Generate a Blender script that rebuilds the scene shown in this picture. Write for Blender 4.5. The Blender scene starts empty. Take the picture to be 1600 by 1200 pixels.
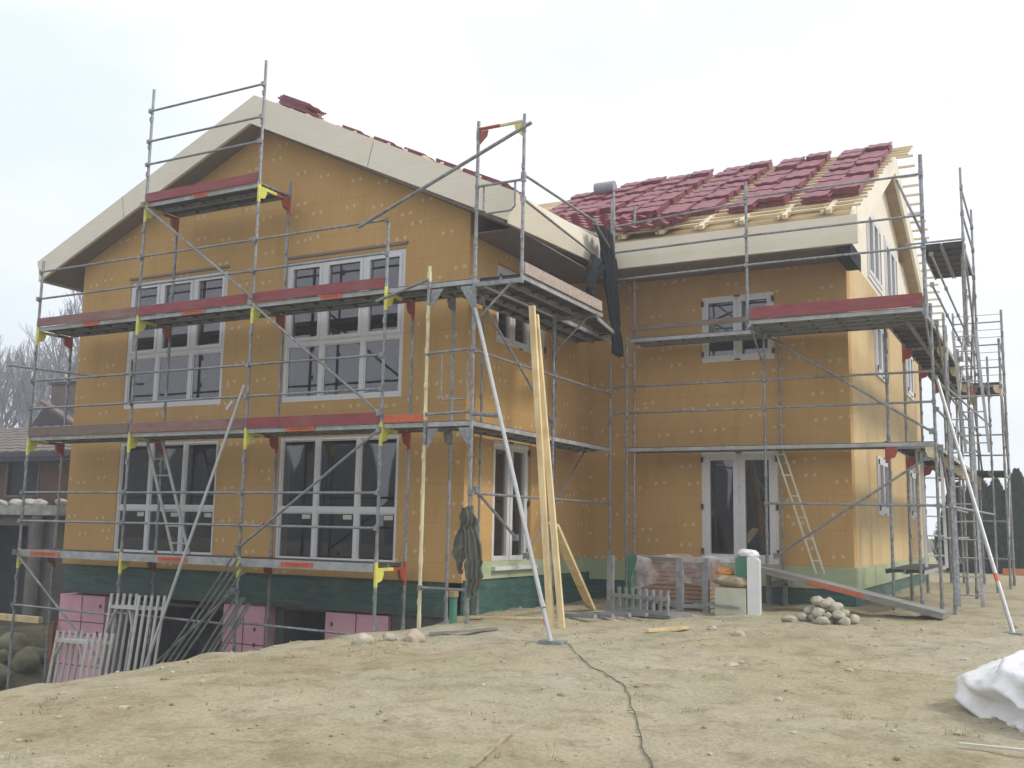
import bpy, bmesh, math, random
from mathutils import Vector, Matrix, noise
random.seed(7)
C = bpy.context.scene
col = C.collection
R = math.radians
# ------------------------------------------------------------------ camera
F_PX = 1584.52
CAM = Vector((16.2474, -11.9869, 0.5565)); YAW, PITCH, ROLL = 0.49096, 0.13968, 0.01858
fw = Vector((-math.sin(YAW)*math.cos(PITCH), math.cos(YAW)*math.cos(PITCH), math.sin(PITCH)))
rt = Vector((math.cos(YAW), math.sin(YAW), 0)); up = rt.cross(fw)
r2 = rt*math.cos(ROLL)+up*math.sin(ROLL); u2 = up*math.cos(ROLL)-rt*math.sin(ROLL)
cam_d = bpy.data.cameras.new('camera'); cam = bpy.data.objects.new('camera', cam_d); col.objects.link(cam)
m = Matrix((r2, u2, -fw)).transposed().to_4x4(); m.translation = CAM; cam.matrix_world = m
cam_d.sensor_width = 36; cam_d.lens = F_PX/1600*36; cam_d.clip_start = 0.1; cam_d.clip_end = 2000
C.camera = cam
# ------------------------------------------------------------------ world, sun, exposure
SUN_EL, SUN_AZ = 46, 100            # azimuth measured from -Y towards +X
W = bpy.data.worlds.new('World'); C.world = W; W.use_nodes = True
nt = W.node_tree; N = nt.nodes; L = nt.links; N.clear()
wo = N.new('ShaderNodeOutputWorld'); bg = N.new('ShaderNodeBackground'); L.new(bg.outputs[0], wo.inputs[0])
sky = N.new('ShaderNodeTexSky'); sky.sky_type = 'NISHITA'; sky.sun_disc = False
sky.sun_elevation = R(SUN_EL); sky.sun_rotation = R(180-SUN_AZ)
tc = N.new('ShaderNodeTexCoord'); mp = N.new('ShaderNodeMapping'); mp.inputs['Scale'].default_value = (1.6, 1.6, 4.2)
mp.inputs['Location'].default_value = (0.35, 0.1, 0.0)
nz = N.new('ShaderNodeTexNoise'); nz.inputs['Scale'].default_value = 1.15; nz.inputs['Detail'].default_value = 5; nz.inputs['Roughness'].default_value = .5
L.new(tc.outputs['Generated'], mp.inputs[0]); L.new(mp.outputs[0], nz.inputs['Vector'])
cr = N.new('ShaderNodeValToRGB'); cr.color_ramp.elements[0].position = .34; cr.color_ramp.elements[1].position = .50
cr.color_ramp.elements[0].color = (6.4, 7.1, 7.4, 1); cr.color_ramp.elements[1].color = (7.85, 8.0, 8.4, 1)
dp = N.new('ShaderNodeVectorMath'); dp.operation = 'DOT_PRODUCT'; dp.inputs[1].default_value = (-0.783, 0.554, 0.283); L.new(tc.outputs['Generated'], dp.inputs[0])
mr_ = N.new('ShaderNodeMapRange'); mr_.interpolation_type = 'SMOOTHSTEP'; mr_.inputs['From Min'].default_value = .955; mr_.inputs['From Max'].default_value = 1.0; mr_.inputs['To Min'].default_value = .02; mr_.inputs['To Max'].default_value = -.16
L.new(dp.outputs['Value'], mr_.inputs['Value'])       # a blue-grey bank of cloud to the left of the gable
ad_ = N.new('ShaderNodeMath'); ad_.operation = 'ADD'; L.new(nz.outputs['Fac'], ad_.inputs[0]); L.new(mr_.outputs[0], ad_.inputs[1])
L.new(ad_.outputs[0], cr.inputs[0])
mx = N.new('ShaderNodeMix'); mx.data_type = 'RGBA'; mx.inputs['Factor'].default_value = .9
L.new(sky.outputs[0], mx.inputs['A']); L.new(cr.outputs[0], mx.inputs['B']); L.new(mx.outputs['Result'], bg.inputs[0])
bg.inputs[1].default_value = 0.10
sd = bpy.data.lights.new('sun', 'SUN'); sd.energy = 1.5; sd.angle = R(12); sd.color = (1, .94, .85)
so = bpy.data.objects.new('sun', sd); col.objects.link(so)
az, el = R(SUN_AZ), R(SUN_EL)
so.rotation_euler = Vector((math.sin(az)*math.cos(el), -math.cos(az)*math.cos(el), math.sin(el))).to_track_quat('Z', 'Y').to_euler()
C.view_settings.view_transform = 'Standard'; C.view_settings.look = 'None'; C.view_settings.gamma = 1
C.view_settings.exposure = 0.62
C.cycles.max_bounces = 6; C.cycles.transparent_max_bounces = 16

# ------------------------------------------------------------------ materials
def nmat(name):
    mt = bpy.data.materials.new(name); mt.use_nodes = True
    t = mt.node_tree; b = t.nodes['Principled BSDF']; return mt, t, b
def ramp(t, fac, stops):
    r = t.nodes.new('ShaderNodeValToRGB'); e = r.color_ramp.elements
    while len(e) < len(stops): e.new(.5)
    for i, (p, c) in enumerate(stops): e[i].position = p; e[i].color = (*c, 1)
    t.links.new(fac, r.inputs[0]); return r.outputs[0]
def mixc(t, fac, a, b, mode='MIX'):
    x = t.nodes.new('ShaderNodeMix'); x.data_type = 'RGBA'; x.blend_type = mode
    if isinstance(fac, (int, float)): x.inputs['Factor'].default_value = fac
    else: t.links.new(fac, x.inputs['Factor'])
    for k, v in (('A', a), ('B', b)):
        if isinstance(v, tuple): x.inputs[k].default_value = (*v, 1)
        else: t.links.new(v, x.inputs[k])
    return x.outputs['Result']
def tnoise(t, vec, scale, detail=4, rough=.5):
    n = t.nodes.new('ShaderNodeTexNoise'); n.inputs['Scale'].default_value = scale
    n.inputs['Detail'].default_value = detail; n.inputs['Roughness'].default_value = rough
    if vec is not None: t.links.new(vec, n.inputs['Vector'])
    return n.outputs['Fac']
def coord(t, kind='Object', scale=(1, 1, 1), loc=(0, 0, 0)):
    c = t.nodes.new('ShaderNodeTexCoord'); mpn = t.nodes.new('ShaderNodeMapping')
    mpn.inputs['Scale'].default_value = scale; mpn.inputs['Location'].default_value = loc
    t.links.new(c.outputs[kind], mpn.inputs[0]); return mpn.outputs[0]
def vary(c, k): return tuple(max(0, min(1, v*k)) for v in c)
def smat(name, c, rough=.6, metal=0, var=.2, scale=6, stretch=(1, 1, 1), bump=.0, bscale=40, dirt=None):
    mt, t, b = nmat(name)
    v = coord(t, 'Object', stretch)
    f = tnoise(t, v, scale, 5, .6)
    o = ramp(t, f, [(.3, vary(c, 1-var)), (.7, vary(c, 1+var))])
    if dirt:
        f2 = tnoise(t, coord(t, 'Object', (1, 1, 1), (3, 1, 5)), 2.3, 6, .65)
        k = ramp(t, f2, [(.5, (0, 0, 0)), (.72, (1, 1, 1))])
        o = mixc(t, k, o, dirt)
    t.links.new(o, b.inputs['Base Color'])
    b.inputs['Roughness'].default_value = rough; b.inputs['Metallic'].default_value = metal
    if bump:
        bn = t.nodes.new('ShaderNodeBump'); bn.inputs['Strength'].default_value = bump; bn.inputs['Distance'].default_value = .02
        t.links.new(tnoise(t, v, bscale, 6, .6), bn.inputs['Height']); t.links.new(bn.outputs[0], b.inputs['Normal'])
    return mt
def board_mat(name, base, dark):
    """wood-fibre insulation board: butt joints, pale fastener discs in pairs, water stains"""
    mt, t, b = nmat(name)
    uv = coord(t, 'UV')
    f = tnoise(t, coord(t, 'UV', (1.2, .55, 1)), .9, 5, .6)
    o = ramp(t, f, [(.32, dark), (.62, base)])
    f2 = tnoise(t, coord(t, 'UV', (14, 1.2, 1)), 2, 3, .6)
    o = mixc(t, .10, o, ramp(t, f2, [(.35, vary(base, .62)), (.65, vary(base, 1.18))]))
    f3 = tnoise(t, uv, 95, 2, .7)
    o = mixc(t, .12, o, ramp(t, f3, [(.35, vary(base, .5)), (.65, vary(base, 1.4))]))
    br = t.nodes.new('ShaderNodeTexBrick'); t.links.new(uv, br.inputs['Vector'])
    br.inputs['Scale'].default_value = 1; br.inputs['Brick Width'].default_value = 2.55; br.inputs['Row Height'].default_value = .59
    br.inputs['Mortar Size'].default_value = .0045; br.inputs['Mortar Smooth'].default_value = .4; br.offset = .37
    jm = t.nodes.new('ShaderNodeMath'); jm.operation = 'MULTIPLY'; jm.inputs[1].default_value = .28
    t.links.new(br.outputs['Fac'], jm.inputs[0])
    o = mixc(t, jm.outputs[0], o, vary(dark, .3))
    st = ramp(t, tnoise(t, coord(t, 'UV', (1.6, .35, 1), (4, 9, 0)), 1.6, 8, .7), [(.54, (1, 1, 1)), (.68, (.86, .83, .80)), (.8, (.94, .93, .92))])
    o = mixc(t, .8, o, st, 'MULTIPLY')
    def discs(off):
        vz = t.nodes.new('ShaderNodeTexVoronoi'); vz.voronoi_dimensions = '2D'; vz.inputs['Scale'].default_value = 1.85
        vz.inputs['Randomness'].default_value = .85
        t.links.new(coord(t, 'UV', (1, 1, 1), off), vz.inputs['Vector'])
        return ramp(t, vz.outputs['Distance'], [(.03, (1, 1, 1)), (.075, (0, 0, 0))])
    d = mixc(t, 1.0, discs((0, 0, 0)), discs((.155, .012, 0)), 'ADD')
    dm = t.nodes.new('ShaderNodeMath'); dm.operation = 'MULTIPLY'; dm.inputs[1].default_value = .66; t.links.new(d, dm.inputs[0])
    o = mixc(t, dm.outputs[0], o, (.72, .60, .44))
    t.links.new(o, b.inputs['Base Color']); b.inputs['Roughness'].default_value = .92
    b.inputs['Specular IOR Level'].default_value = .15
    return mt
def glass_mat():
    mt = bpy.data.materials.new('window_glass'); mt.use_nodes = True; t = mt.node_tree; t.nodes.clear()
    o = t.nodes.new('ShaderNodeOutputMaterial'); mxs = t.nodes.new('ShaderNodeMixShader')
    lw = t.nodes.new('ShaderNodeLayerWeight'); lw.inputs['Blend'].default_value = .5
    pw = t.nodes.new('ShaderNodeMath'); pw.operation = 'POWER'; pw.inputs[1].default_value = 4; t.links.new(lw.outputs['Facing'], pw.inputs[0])
    fr = t.nodes.new('ShaderNodeMath'); fr.operation = 'MULTIPLY_ADD'; fr.inputs[1].default_value = .8; fr.inputs[2].default_value = .125; t.links.new(pw.outputs[0], fr.inputs[0])
    tr = t.nodes.new('ShaderNodeBsdfTransparent'); tr.inputs[0].default_value = (.42, .47, .47, 1)
    gl = t.nodes.new('ShaderNodeBsdfGlossy'); gl.inputs['Roughness'].default_value = .02; gl.inputs['Color'].default_value = (.95, .95, 1, 1)
    bn = t.nodes.new('ShaderNodeBump'); bn.inputs['Strength'].default_value = .05; bn.inputs['Distance'].default_value = .02
    t.links.new(tnoise(t, coord(t), 1.7, 1), bn.inputs['Height']); t.links.new(bn.outputs[0], gl.inputs['Normal'])
    t.links.new(fr.outputs[0], mxs.inputs[0]); t.links.new(tr.outputs[0], mxs.inputs[1]); t.links.new(gl.outputs[0], mxs.inputs[2])
    t.links.new(mxs.outputs[0], o.inputs[0]); return mt
def ground_mat():
    mt, t, b = nmat('dry_soil')
    v = coord(t)
    a = ramp(t, tnoise(t, v, .33, 6, .6), [(.33, (.36, .31, .20)), (.5, (.43, .382, .265)), (.68, (.46, .42, .325))])
    g = ramp(t, tnoise(t, coord(t, 'Object', (1, 1, 1), (7, 3, 0)), .55, 7, .7), [(.50, (0, 0, 0)), (.68, (1, 1, 1))])
    gm = t.nodes.new('ShaderNodeMath'); gm.operation = 'MULTIPLY'; gm.inputs[1].default_value = .55; t.links.new(g, gm.inputs[0])
    a = mixc(t, gm.outputs[0], a, (.32, .33, .22))
    d = ramp(t, tnoise(t, coord(t, 'Object', (1, 1, 1), (1, 9, 0)), 2.6, 8, .72), [(.34, (.66, .62, .55)), (.52, (1, 1, 1)), (.75, (1.12, 1.1, 1.06))])
    a = mixc(t, .8, a, d, 'MULTIPLY')
    e = ramp(t, tnoise(t, v, 30, 4, .75), [(.33, (.68, .66, .62)), (.52, (1, 1, 1)), (.72, (1.2, 1.18, 1.14))])
    a = mixc(t, .75, a, e, 'MULTIPLY')
    sx = t.nodes.new('ShaderNodeSeparateXYZ'); t.links.new(v, sx.inputs[0]); mr = t.nodes.new('ShaderNodeMapRange')
    ad = t.nodes.new('ShaderNodeMath'); ad.operation = 'MULTIPLY_ADD'; ad.inputs[1].default_value = 1.6; t.links.new(tnoise(t, v, 1.5, 4), ad.inputs[0]); t.links.new(sx.outputs[0], ad.inputs[2])
    t.links.new(ad.outputs[0], mr.inputs['Value']); mr.inputs['From Min'].default_value = 7.0; mr.inputs['From Max'].default_value = 8.2; mr.inputs['To Min'].default_value = 1; mr.inputs['To Max'].default_value = 0
    wet = ramp(t, tnoise(t, v, 1.1, 6, .65), [(.35, (.075, .072, .05)), (.55, (.15, .14, .085)), (.7, (.21, .19, .12))])
    a = mixc(t, mr.outputs[0], a, wet)
    t.links.new(a, b.inputs['Base Color']); b.inputs['Roughness'].default_value = .95; b.inputs['Specular IOR Level'].default_value = .1
    bn = t.nodes.new('ShaderNodeBump'); bn.inputs['Strength'].default_value = .8; bn.inputs['Distance'].default_value = .05
    t.links.new(tnoise(t, v, 9, 9, .72), bn.inputs['Height']); t.links.new(bn.outputs[0], b.inputs['Normal'])
    return mt
def film_mat():
    mt, t, b = nmat('filmed_window_frame')
    f = tnoise(t, coord(t, 'Object', (1, 1, 1)), 70, 2, .6)
    o = ramp(t, f, [(.36, (.56, .57, .60)), (.5, (.70, .70, .71)), (.7, (.78, .78, .78))])
    t.links.new(o, b.inputs['Base Color']); b.inputs['Roughness'].default_value = .4; return mt
def brick_mat():
    mt, t, b = nmat('red_brickwork')
    br = t.nodes.new('ShaderNodeTexBrick'); t.links.new(coord(t, 'UV'), br.inputs['Vector'])
    br.inputs['Scale'].default_value = 1; br.inputs['Brick Width'].default_value = .25; br.inputs['Row Height'].default_value = .08
    br.inputs['Mortar Size'].default_value = .01
    br.inputs['Color1'].default_value = (.16, .06, .035, 1); br.inputs['Color2'].default_value = (.11, .045, .03, 1); br.inputs['Mortar'].default_value = (.12, .10, .08, 1)
    t.links.new(br.outputs['Color'], b.inputs['Base Color']); b.inputs['Roughness'].default_value = .9; return mt
def film_sheet_mat():
    mt, t, b = nmat('clear_plastic_film')
    b.inputs['Base Color'].default_value = (.75, .68, .68, 1); b.inputs['Roughness'].default_value = .2
    f = tnoise(t, coord(t), 5, 4, .6)
    r = ramp(t, f, [(.38, (.12, .12, .12)), (.65, (.6, .6, .6))]); t.links.new(r, b.inputs['Alpha']); return mt
M = dict(
    board=board_mat('wood_fibre_board', (.58, .365, .145), (.51, .315, .12)),
    steel=smat('galvanised_steel', (.29, .305, .325), .5, .45, .38, 16, bump=.1, dirt=(.20, .17, .14)),
    deck=smat('galvanised_deck', (.42, .435, .45), .55, .35, .25, 7, bump=.1, dirt=(.36, .33, .28)),
    alu=smat('dull_aluminium', (.45, .46, .46), .5, .4, .12, 12),
    yellow=smat('yellow_paint', (.74, .72, .14), .5, 0, .15, 9, dirt=(.45, .42, .2)),
    red_paint=smat('red_paint', (.36, .06, .03), .5, 0, .2, 9, dirt=(.25, .12, .08)),
    orange=smat('orange_marking', (.60, .13, .05), .55, 0, .15, 15),
    orange_dark=smat('faded_lettering', (.38, .09, .035), .6, 0, .1, 15),
    pale_yellow=smat('pale_yellow_paint', (.72, .66, .42), .5, 0, .18, 5, (1, 1, .6), dirt=(.6, .35, .3)),
    toe_red=smat('red_toe_board', (.27, .05, .058), .6, 0, .25, 3, (1, 1, 5), dirt=(.28, .10, .09)),
    toe_faded=smat('faded_toe_board', (.27, .13, .12), .7, 0, .25, 3, (1, 1, 5), dirt=(.26, .2, .17)),
    toe_brown=smat('weathered_toe_board', (.21, .15, .12), .8, 0, .25, 3, (1, 1, 5), dirt=(.2, .17, .14)),
    toe_pink=smat('washed_out_toe_board', (.40, .32, .275), .8, 0, .3, 14),
    spruce=smat('spruce_board', (.82, .76, .63), .65, 0, .06, 3, (.5, .5, 14), bump=.05, dirt=(.78, .71, .56)),
    batten=smat('spruce_batten', (.74, .62, .40), .7, 0, .15, 4, (.5, 4, 4)),
    batten_pale=smat('pale_rafter_end', (.72, .62, .45), .7, 0, .1, 6),
    underlay=smat('roof_board', (.42, .31, .17), .85, 0, .2, 3),
    soffit=smat('shaded_soffit_board', (.23, .19, .175), .8, 0, .12, 3, (1, 1, 4)),  # dark tone holds the shadow under the eaves
    tile=smat('red_roof_tile', (.235, .058, .078), .5, 0, .35, 5, bump=.1),
    white=film_mat(), glass=glass_mat(),
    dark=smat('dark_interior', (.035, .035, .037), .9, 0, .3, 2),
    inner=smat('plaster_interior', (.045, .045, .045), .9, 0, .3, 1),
    hinge=smat('black_hinge', (.03, .03, .03), .5),
    membrane=smat('green_membrane', (.04, .115, .095), .5, 0, .35, 2, (1, 1, 6), bump=.9, bscale=3, dirt=(.12, .16, .13)),
    dimple=smat('grey_green_membrane', (.10, .135, .12), .7, 0, .3, 3, bump=.2, bscale=60),
    mint=smat('light_green_insulation', (.38, .45, .28), .8, 0, .12, 2, (1, 1, 3)),
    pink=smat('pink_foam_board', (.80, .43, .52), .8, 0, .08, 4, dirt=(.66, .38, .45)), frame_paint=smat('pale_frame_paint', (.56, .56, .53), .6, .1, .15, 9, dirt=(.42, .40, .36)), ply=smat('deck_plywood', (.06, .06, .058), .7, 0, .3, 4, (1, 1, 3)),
    board_pale=board_mat('pale_gable_board', (.66, .50, .28), (.56, .42, .22)),
    foam_dark=smat('foam_shadow_gap', (.16, .07, .09), .9),
    concrete=smat('grey_concrete', (.17, .17, .15), .9, 0, .25, 3, bump=.4, dirt=(.15, .15, .12)),
    concrete_dark=smat('cellar_concrete', (.12, .12, .12), .9, 0, .25, 3, bump=.4),
    ground=ground_mat(), plank=smat('fresh_sawn_timber', (.76, .60, .33), .7, 0, .18, 4, (3, 3, .4), dirt=(.55, .38, .17)),
    grey_plank=smat('grey_weathered_plank', (.25, .245, .225), .8, 0, .25, 3, (1, 1, 3)),
    tarp=smat('charcoal_tarpaulin', (.014, .016, .02), .7, 0, .25, 5, bump=.15, bscale=12),
    cloth=smat('dark_olive_cloth', (.12, .125, .10), .85, 0, .35, 7, bump=.3, bscale=25),
    bag=smat('white_woven_plastic', (.80, .81, .82), .42, 0, .05, 6, bump=.15, bscale=7, dirt=(.70, .69, .66)),
    stone=smat('fieldstone', (.42, .39, .31), .9, 0, .25, 8, bump=.4, bscale=25),
    stone_pink=smat('pinkish_fieldstone', (.46, .39, .30), .9, 0, .2, 8, bump=.4, bscale=25),
    cable=smat('black_cable', (.09, .085, .075), .6), brick=brick_mat(),
    old_tile=smat('old_brown_roof_tile', (.17, .14, .125), .85, 0, .25, 4, bump=.4, bscale=12, dirt=(.20, .17, .15)),
    chimney=smat('brown_render', (.17, .13, .11), .9, 0, .2, 3), gable_dark=smat('dark_timber_gable', (.06, .055, .075), .8),
    snow=smat('pale_rubble', (.36, .355, .32), .9, 0, .3, 5, bump=.5), bark=smat('grey_bark', (.20, .19, .19), .9, 0, .3, 4),
    bark_far=smat('pale_grey_bark', (.27, .27, .30), .9, 0, .2, 3),
    thuja=smat('dark_thuja_foliage', (.035, .065, .045), .85, 0, .45, 3), trunk=smat('brown_trunk', (.12, .08, .05), .9),
    grass=smat('dry_grass', (.27, .27, .14), .9, 0, .35, 3), added_wood=smat('added_dark_conifers', (.03, .045, .03), .95, 0, .4, .3),
    brickpack=smat('brown_bricks', (.36, .22, .155), .8, 0, .15, 5, (1, 1, 12)), film=film_sheet_mat(),
    green_panel=smat('green_panel', (.07, .24, .16), .6, 0, .15, 4), cream=smat('cream_board', (.55, .56, .45), .7, 0, .1, 4),
    white_slab=smat('white_slab', (.62, .63, .64), .7, 0, .08, 4), sack=smat('jute_sack', (.36, .29, .18), .9, 0, .25, 9, bump=.3),
    orange_bag=smat('orange_bag', (.60, .24, .06), .6, 0, .15, 6), steel_dark=smat('dull_grey_steel', (.27, .28, .29), .6, .3, .25, 8),
    moss=smat('mossy_rubble', (.16, .155, .09), .95, 0, .45, 2.5, bump=.8, bscale=6), rust=smat('rusty_board', (.25, .09, .04), .8, 0, .3, 5),
    grey_bar=smat('grey_green_bar', (.17, .18, .165), .7, .1, .3, 5, (1, 1, 3)), felt=smat('grey_roofing_felt', (.30, .30, .34), .7, 0, .15, 6),
)
M['tarp'].node_tree.nodes['Principled BSDF'].inputs['Specular IOR Level'].default_value = .12
bt = M['bag'].node_tree; bv = bt.nodes.new('ShaderNodeTexVoronoi'); bv.feature = 'DISTANCE_TO_EDGE'; bv.inputs['Scale'].default_value = 3.6
bvec = mixc(bt, .22, coord(bt), tnoise(bt, coord(bt), 2.2, 3)); bt.links.new(bvec, bv.inputs['Vector'])
bb = bt.nodes.new('ShaderNodeBump'); bb.inputs['Strength'].default_value = .5; bb.inputs['Distance'].default_value = .10
bt.links.new(bv.outputs['Distance'], bb.inputs['Height']); bt.links.new(bb.outputs[0], bt.nodes['Principled BSDF'].inputs['Normal'])
# ------------------------------------------------------------------ mesh builder
class MB:
    def __init__(s): s.v = []; s.f = []; s.m = []; s.mats = []
    def mi(s, mat):
        if mat is None: return 0
        if mat not in s.mats: s.mats.append(mat)
        return s.mats.index(mat)
    def add(s, vs, fs, mat=None):
        b = len(s.v); s.v += [tuple(x) for x in vs]; k = s.mi(mat)
        for f in fs: s.f.append([b+i for i in f]); s.m.append(k)
        return s
    def box(s, x0, x1, y0, y1, z0, z1, mat=None):
        vs = [(x, y, z) for x in (x0, x1) for y in (y0, y1) for z in (z0, z1)]
        return s.add(vs, [(0, 1, 3, 2), (4, 6, 7, 5), (0, 4, 5, 1), (2, 3, 7, 6), (0, 2, 6, 4), (1, 5, 7, 3)], mat)
    def beam(s, a, b, w, h, upv=(0, 0, 1), mat=None, w2=None):
        a, b = Vector(a), Vector(b); d = (b-a).normalized(); u = Vector(upv)
        if abs(d.dot(u)) > .98: u = Vector((0, 1, 0))
        sx = d.cross(u).normalized(); u = sx.cross(d).normalized()
        vs = []
        for p, ww in ((a, w), (b, w2 or w)):
            for i, j in ((-1, -1), (1, -1), (1, 1), (-1, 1)): vs.append(p+sx*(ww/2*i)+u*(h/2*j))
        return s.add(vs, [(3, 2, 1, 0), (4, 5, 6, 7), (0, 1, 5, 4), (1, 2, 6, 5), (2, 3, 7, 6), (3, 0, 4, 7)], mat)
    def tube(s, a, b, r=.0242, n=8, mat=None, r2=None):
        a, b = Vector(a), Vector(b); d = (b-a)
        if d.length < 1e-6: return s
        d.normalize(); u = Vector((0, 0, 1)) if abs(d.z) < .9 else Vector((1, 0, 0))
        x = d.cross(u).normalized(); y = x.cross(d).normalized(); vs = []
        for p, rr in ((a, r), (b, r2 if r2 is not None else r)):
            for i in range(n):
                t = 2*math.pi*i/n; vs.append(p+x*(rr*math.cos(t))+y*(rr*math.sin(t)))
        fs = [(i, n+i, n+(i+1) % n, (i+1) % n) for i in range(n)]+[tuple(range(n)), tuple(range(2*n-1, n-1, -1))]
        return s.add(vs, fs, mat)
    def path(s, pts, r=.02, n=6, mat=None):
        for a, b in zip(pts[:-1], pts[1:]): s.tube(a, b, r, n, mat)
        return s
    def prism(s, pts, off, mat=None):
        """closed polygon (3D points, planar) extruded by vector off"""
        n = len(pts); off = Vector(off); vs = [Vector(p) for p in pts]+[Vector(p)+off for p in pts]
        return s.add(vs, [tuple(range(n-1, -1, -1)), tuple(range(n, 2*n))]+[(i, (i+1) % n, n+(i+1) % n, n+i) for i in range(n)], mat)
    def loft(s, A, B, mat=None):
        n = len(A)
        return s.add(list(A)+list(B), [tuple(range(n-1, -1, -1)), tuple(range(n, 2*n))]+[(i, (i+1) % n, n+(i+1) % n, n+i) for i in range(n)], mat)
    def build(s, name, mat=None, parent=None, smooth=False, rel=None):
        me = bpy.data.meshes.new(name)
        org = Vector(rel) if rel is not None else (parent_loc(parent) if parent else Vector((0, 0, 0)))
        me.from_pydata([tuple(Vector(v)-org) for v in s.v], [], s.f)
        bm = bmesh.new(); bm.from_mesh(me); bmesh.ops.recalc_face_normals(bm, faces=bm.faces)
        uvl = bm.loops.layers.uv.new('UVMap')
        for f in bm.faces:
            n = f.normal; ax, ay, az_ = abs(n.x), abs(n.y), abs(n.z); f.smooth = smooth
            for l in f.loops:
                c = l.vert.co+org
                if az_ > ax and az_ > ay: l[uvl].uv = (c.x, c.y)
                elif ax > ay: l[uvl].uv = (c.y+31.3, c.z)
                else: l[uvl].uv = (c.x, c.z)
        bm.to_mesh(me); bm.free()
        for mm in (s.mats or [mat]): me.materials.append(mm)
        if s.mats:
            for p, k in zip(me.polygons, s.m): p.material_index = k
        o = bpy.data.objects.new(name, me); col.objects.link(o)
        if parent: o.parent = parent
        elif rel is not None: o.location = org
        return o
LOC = {}
def parent_loc(p):
    q = Vector((0, 0, 0))
    while p: q = q+p.location; p = p.parent
    return q
def thing(name, label, cat, loc=(0, 0, 0), group=None):
    o = bpy.data.objects.new(name, None); col.objects.link(o); o.location = loc; o.empty_display_size = .2
    return tag(o, label, cat, group)
def tag(o, label, cat, group=None, kind=None):
    if label: o['label'] = label
    if cat: o['category'] = cat
    if group: o['group'] = group
    if kind: o['kind'] = kind
    return o
def V(*a): return Vector(a)
def lerp(a, b, t): return a+(b-a)*t

# ------------------------------------------------------------------ terrain
def sstep(a, b, x):
    t = max(0, min(1, (x-a)/(b-a))); return t*t*(3-2*t)
def crest_x(y):
    pts = [(-9, 7.3), (-5.7, 7.5), (-4.2, 7.55), (-2.8, 7.85), (-1.4, 8.2), (-.5, 8.75), (.2, 8.95), (1.0, 8.6), (1.05, 8.5)]
    if y <= pts[0][0]: return pts[0][1]
    for (a, xa), (b, xb) in zip(pts[:-1], pts[1:]):
        if a <= y <= b: return lerp(xa, xb, (y-a)/(b-a))
    return 8.5
def plateau(x, y):
    z = -.72+(.025*max(y, -14) if y < 0 else .012*min(y, 8))
    z -= .097*max(0, min(9.3-x, 6))**1.15
    return z
def ground_z(x, y, rough=True):
    z = plateau(x, y)
    d = crest_x(y)-x
    if d > 0:
        near = sstep(-2.2, .6, y)
        st, sl = lerp(.35, 1.1, near), lerp(.8, .62, near)
        drop = .2*min(d, st)+sl*max(0, d-st)
        floor = -2.75
        left = sstep(-1.2, -4.5, x); floor = lerp(floor, -1.95, left)
        floor = lerp(floor, -1.1, sstep(-11, -16, y))
        z = max(min(z-drop, z), floor) if z-drop < floor or d > 0 else z
    if rough:
        n1 = noise.noise((x*.55, y*.55, 1.3)); n2 = noise.noise((x*2.1, y*2.1, 4.1)); n3 = noise.noise((x*6, y*6, 9.0))
        z += .05*n1+.045*n2+.02*n3
        if d > 0: z += .10*noise.noise((x*1.3, y*1.3, 7.7))
    return z
def axis(lo, hi, f0, f1, st):
    a = []; x = f0
    while x < f1: a.append(x); x += st
    a.append(f1); k = st; x = f1
    while x < hi: k *= 1.35; x += k; a.append(x)
    k = st; x = f0; b = []
    while x > lo: k *= 1.35; x -= k; b.append(x)
    return b[::-1]+a
xs = axis(-400, 400, -2.5, 18.5, .115); ys = axis(-300, 500, -8.5, 7.0, .115)
g = MB(); nx = len(xs)
g.v = [(x, y, ground_z(x, y)) for y in ys for x in xs]
g.f = [(j*nx+i, j*nx+i+1, (j+1)*nx+i+1, (j+1)*nx+i) for j in range(len(ys)-1) for i in range(nx-1)]; g.m = [0]*len(g.f)
go = g.build('ground', M['ground'], smooth=True); go['kind'] = 'structure'

# ------------------------------------------------------------------ house
X0, X1, YF = -.18, 8.5, 1.05            # left wing
YR, XG, YB = 5.65, 13.28, 16.5          # right wing
ZB = -.28
house = thing('house', 'unfinished two-winged house clad in orange-brown wood fibre boards with pale roof edges', 'house', (6, 6, ZB))
def wall_cells(mb, fixed, axis_, out, u0, u1, z0, z1, holes, th):
    """vertical wall on plane axis_=fixed, outside towards out (+1/-1); holes (ua,ub,za,zb)"""
    us = sorted({u0, u1, *[h[0] for h in holes], *[h[1] for h in holes]}); zs = sorted({z0, z1, *[h[2] for h in holes], *[h[3] for h in holes]})
    for a, b in zip(us[:-1], us[1:]):
        for c, d in zip(zs[:-1], zs[1:]):
            if any(h[0] <= (a+b)/2 <= h[1] and h[2] <= (c+d)/2 <= h[3] for h in holes): continue
            f0, f1 = sorted((fixed, fixed-out*th))
            if axis_ == 'y': mb.box(a, b, f0, f1, c, d)
            else: mb.box(f0, f1, a, b, c, d)
WA = [(1.13, 3.55, 2.57, 4.95), (4.90, 7.32, 2.54, 4.93), (1.14, 3.55, -.05, 1.95), (4.92, 7.31, -.06, 1.95)]
L_AP = (4.25, 7.9)                        # ridge of left wing (x, z top)
def ltop(x): return L_AP[1]-(.445*(L_AP[0]-x) if x < L_AP[0] else .47*(x-L_AP[0]))
mb = MB(); wall_cells(mb, YF, 'y', -1, X0, X1, ZB, 5.0, WA, .3)
mb.prism([(X0, YF, 5.0), (X1, YF, 5.0), (X1, YF, 5.35), (L_AP[0], YF, 7.42), (X0, YF, 5.45)], (0, .3, 0))
mb.build('wall', M['board'], house)
SD = [(1.94, 3.25, -.05, 1.92), (1.95, 3.8, 3.48, 4.78)]
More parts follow.
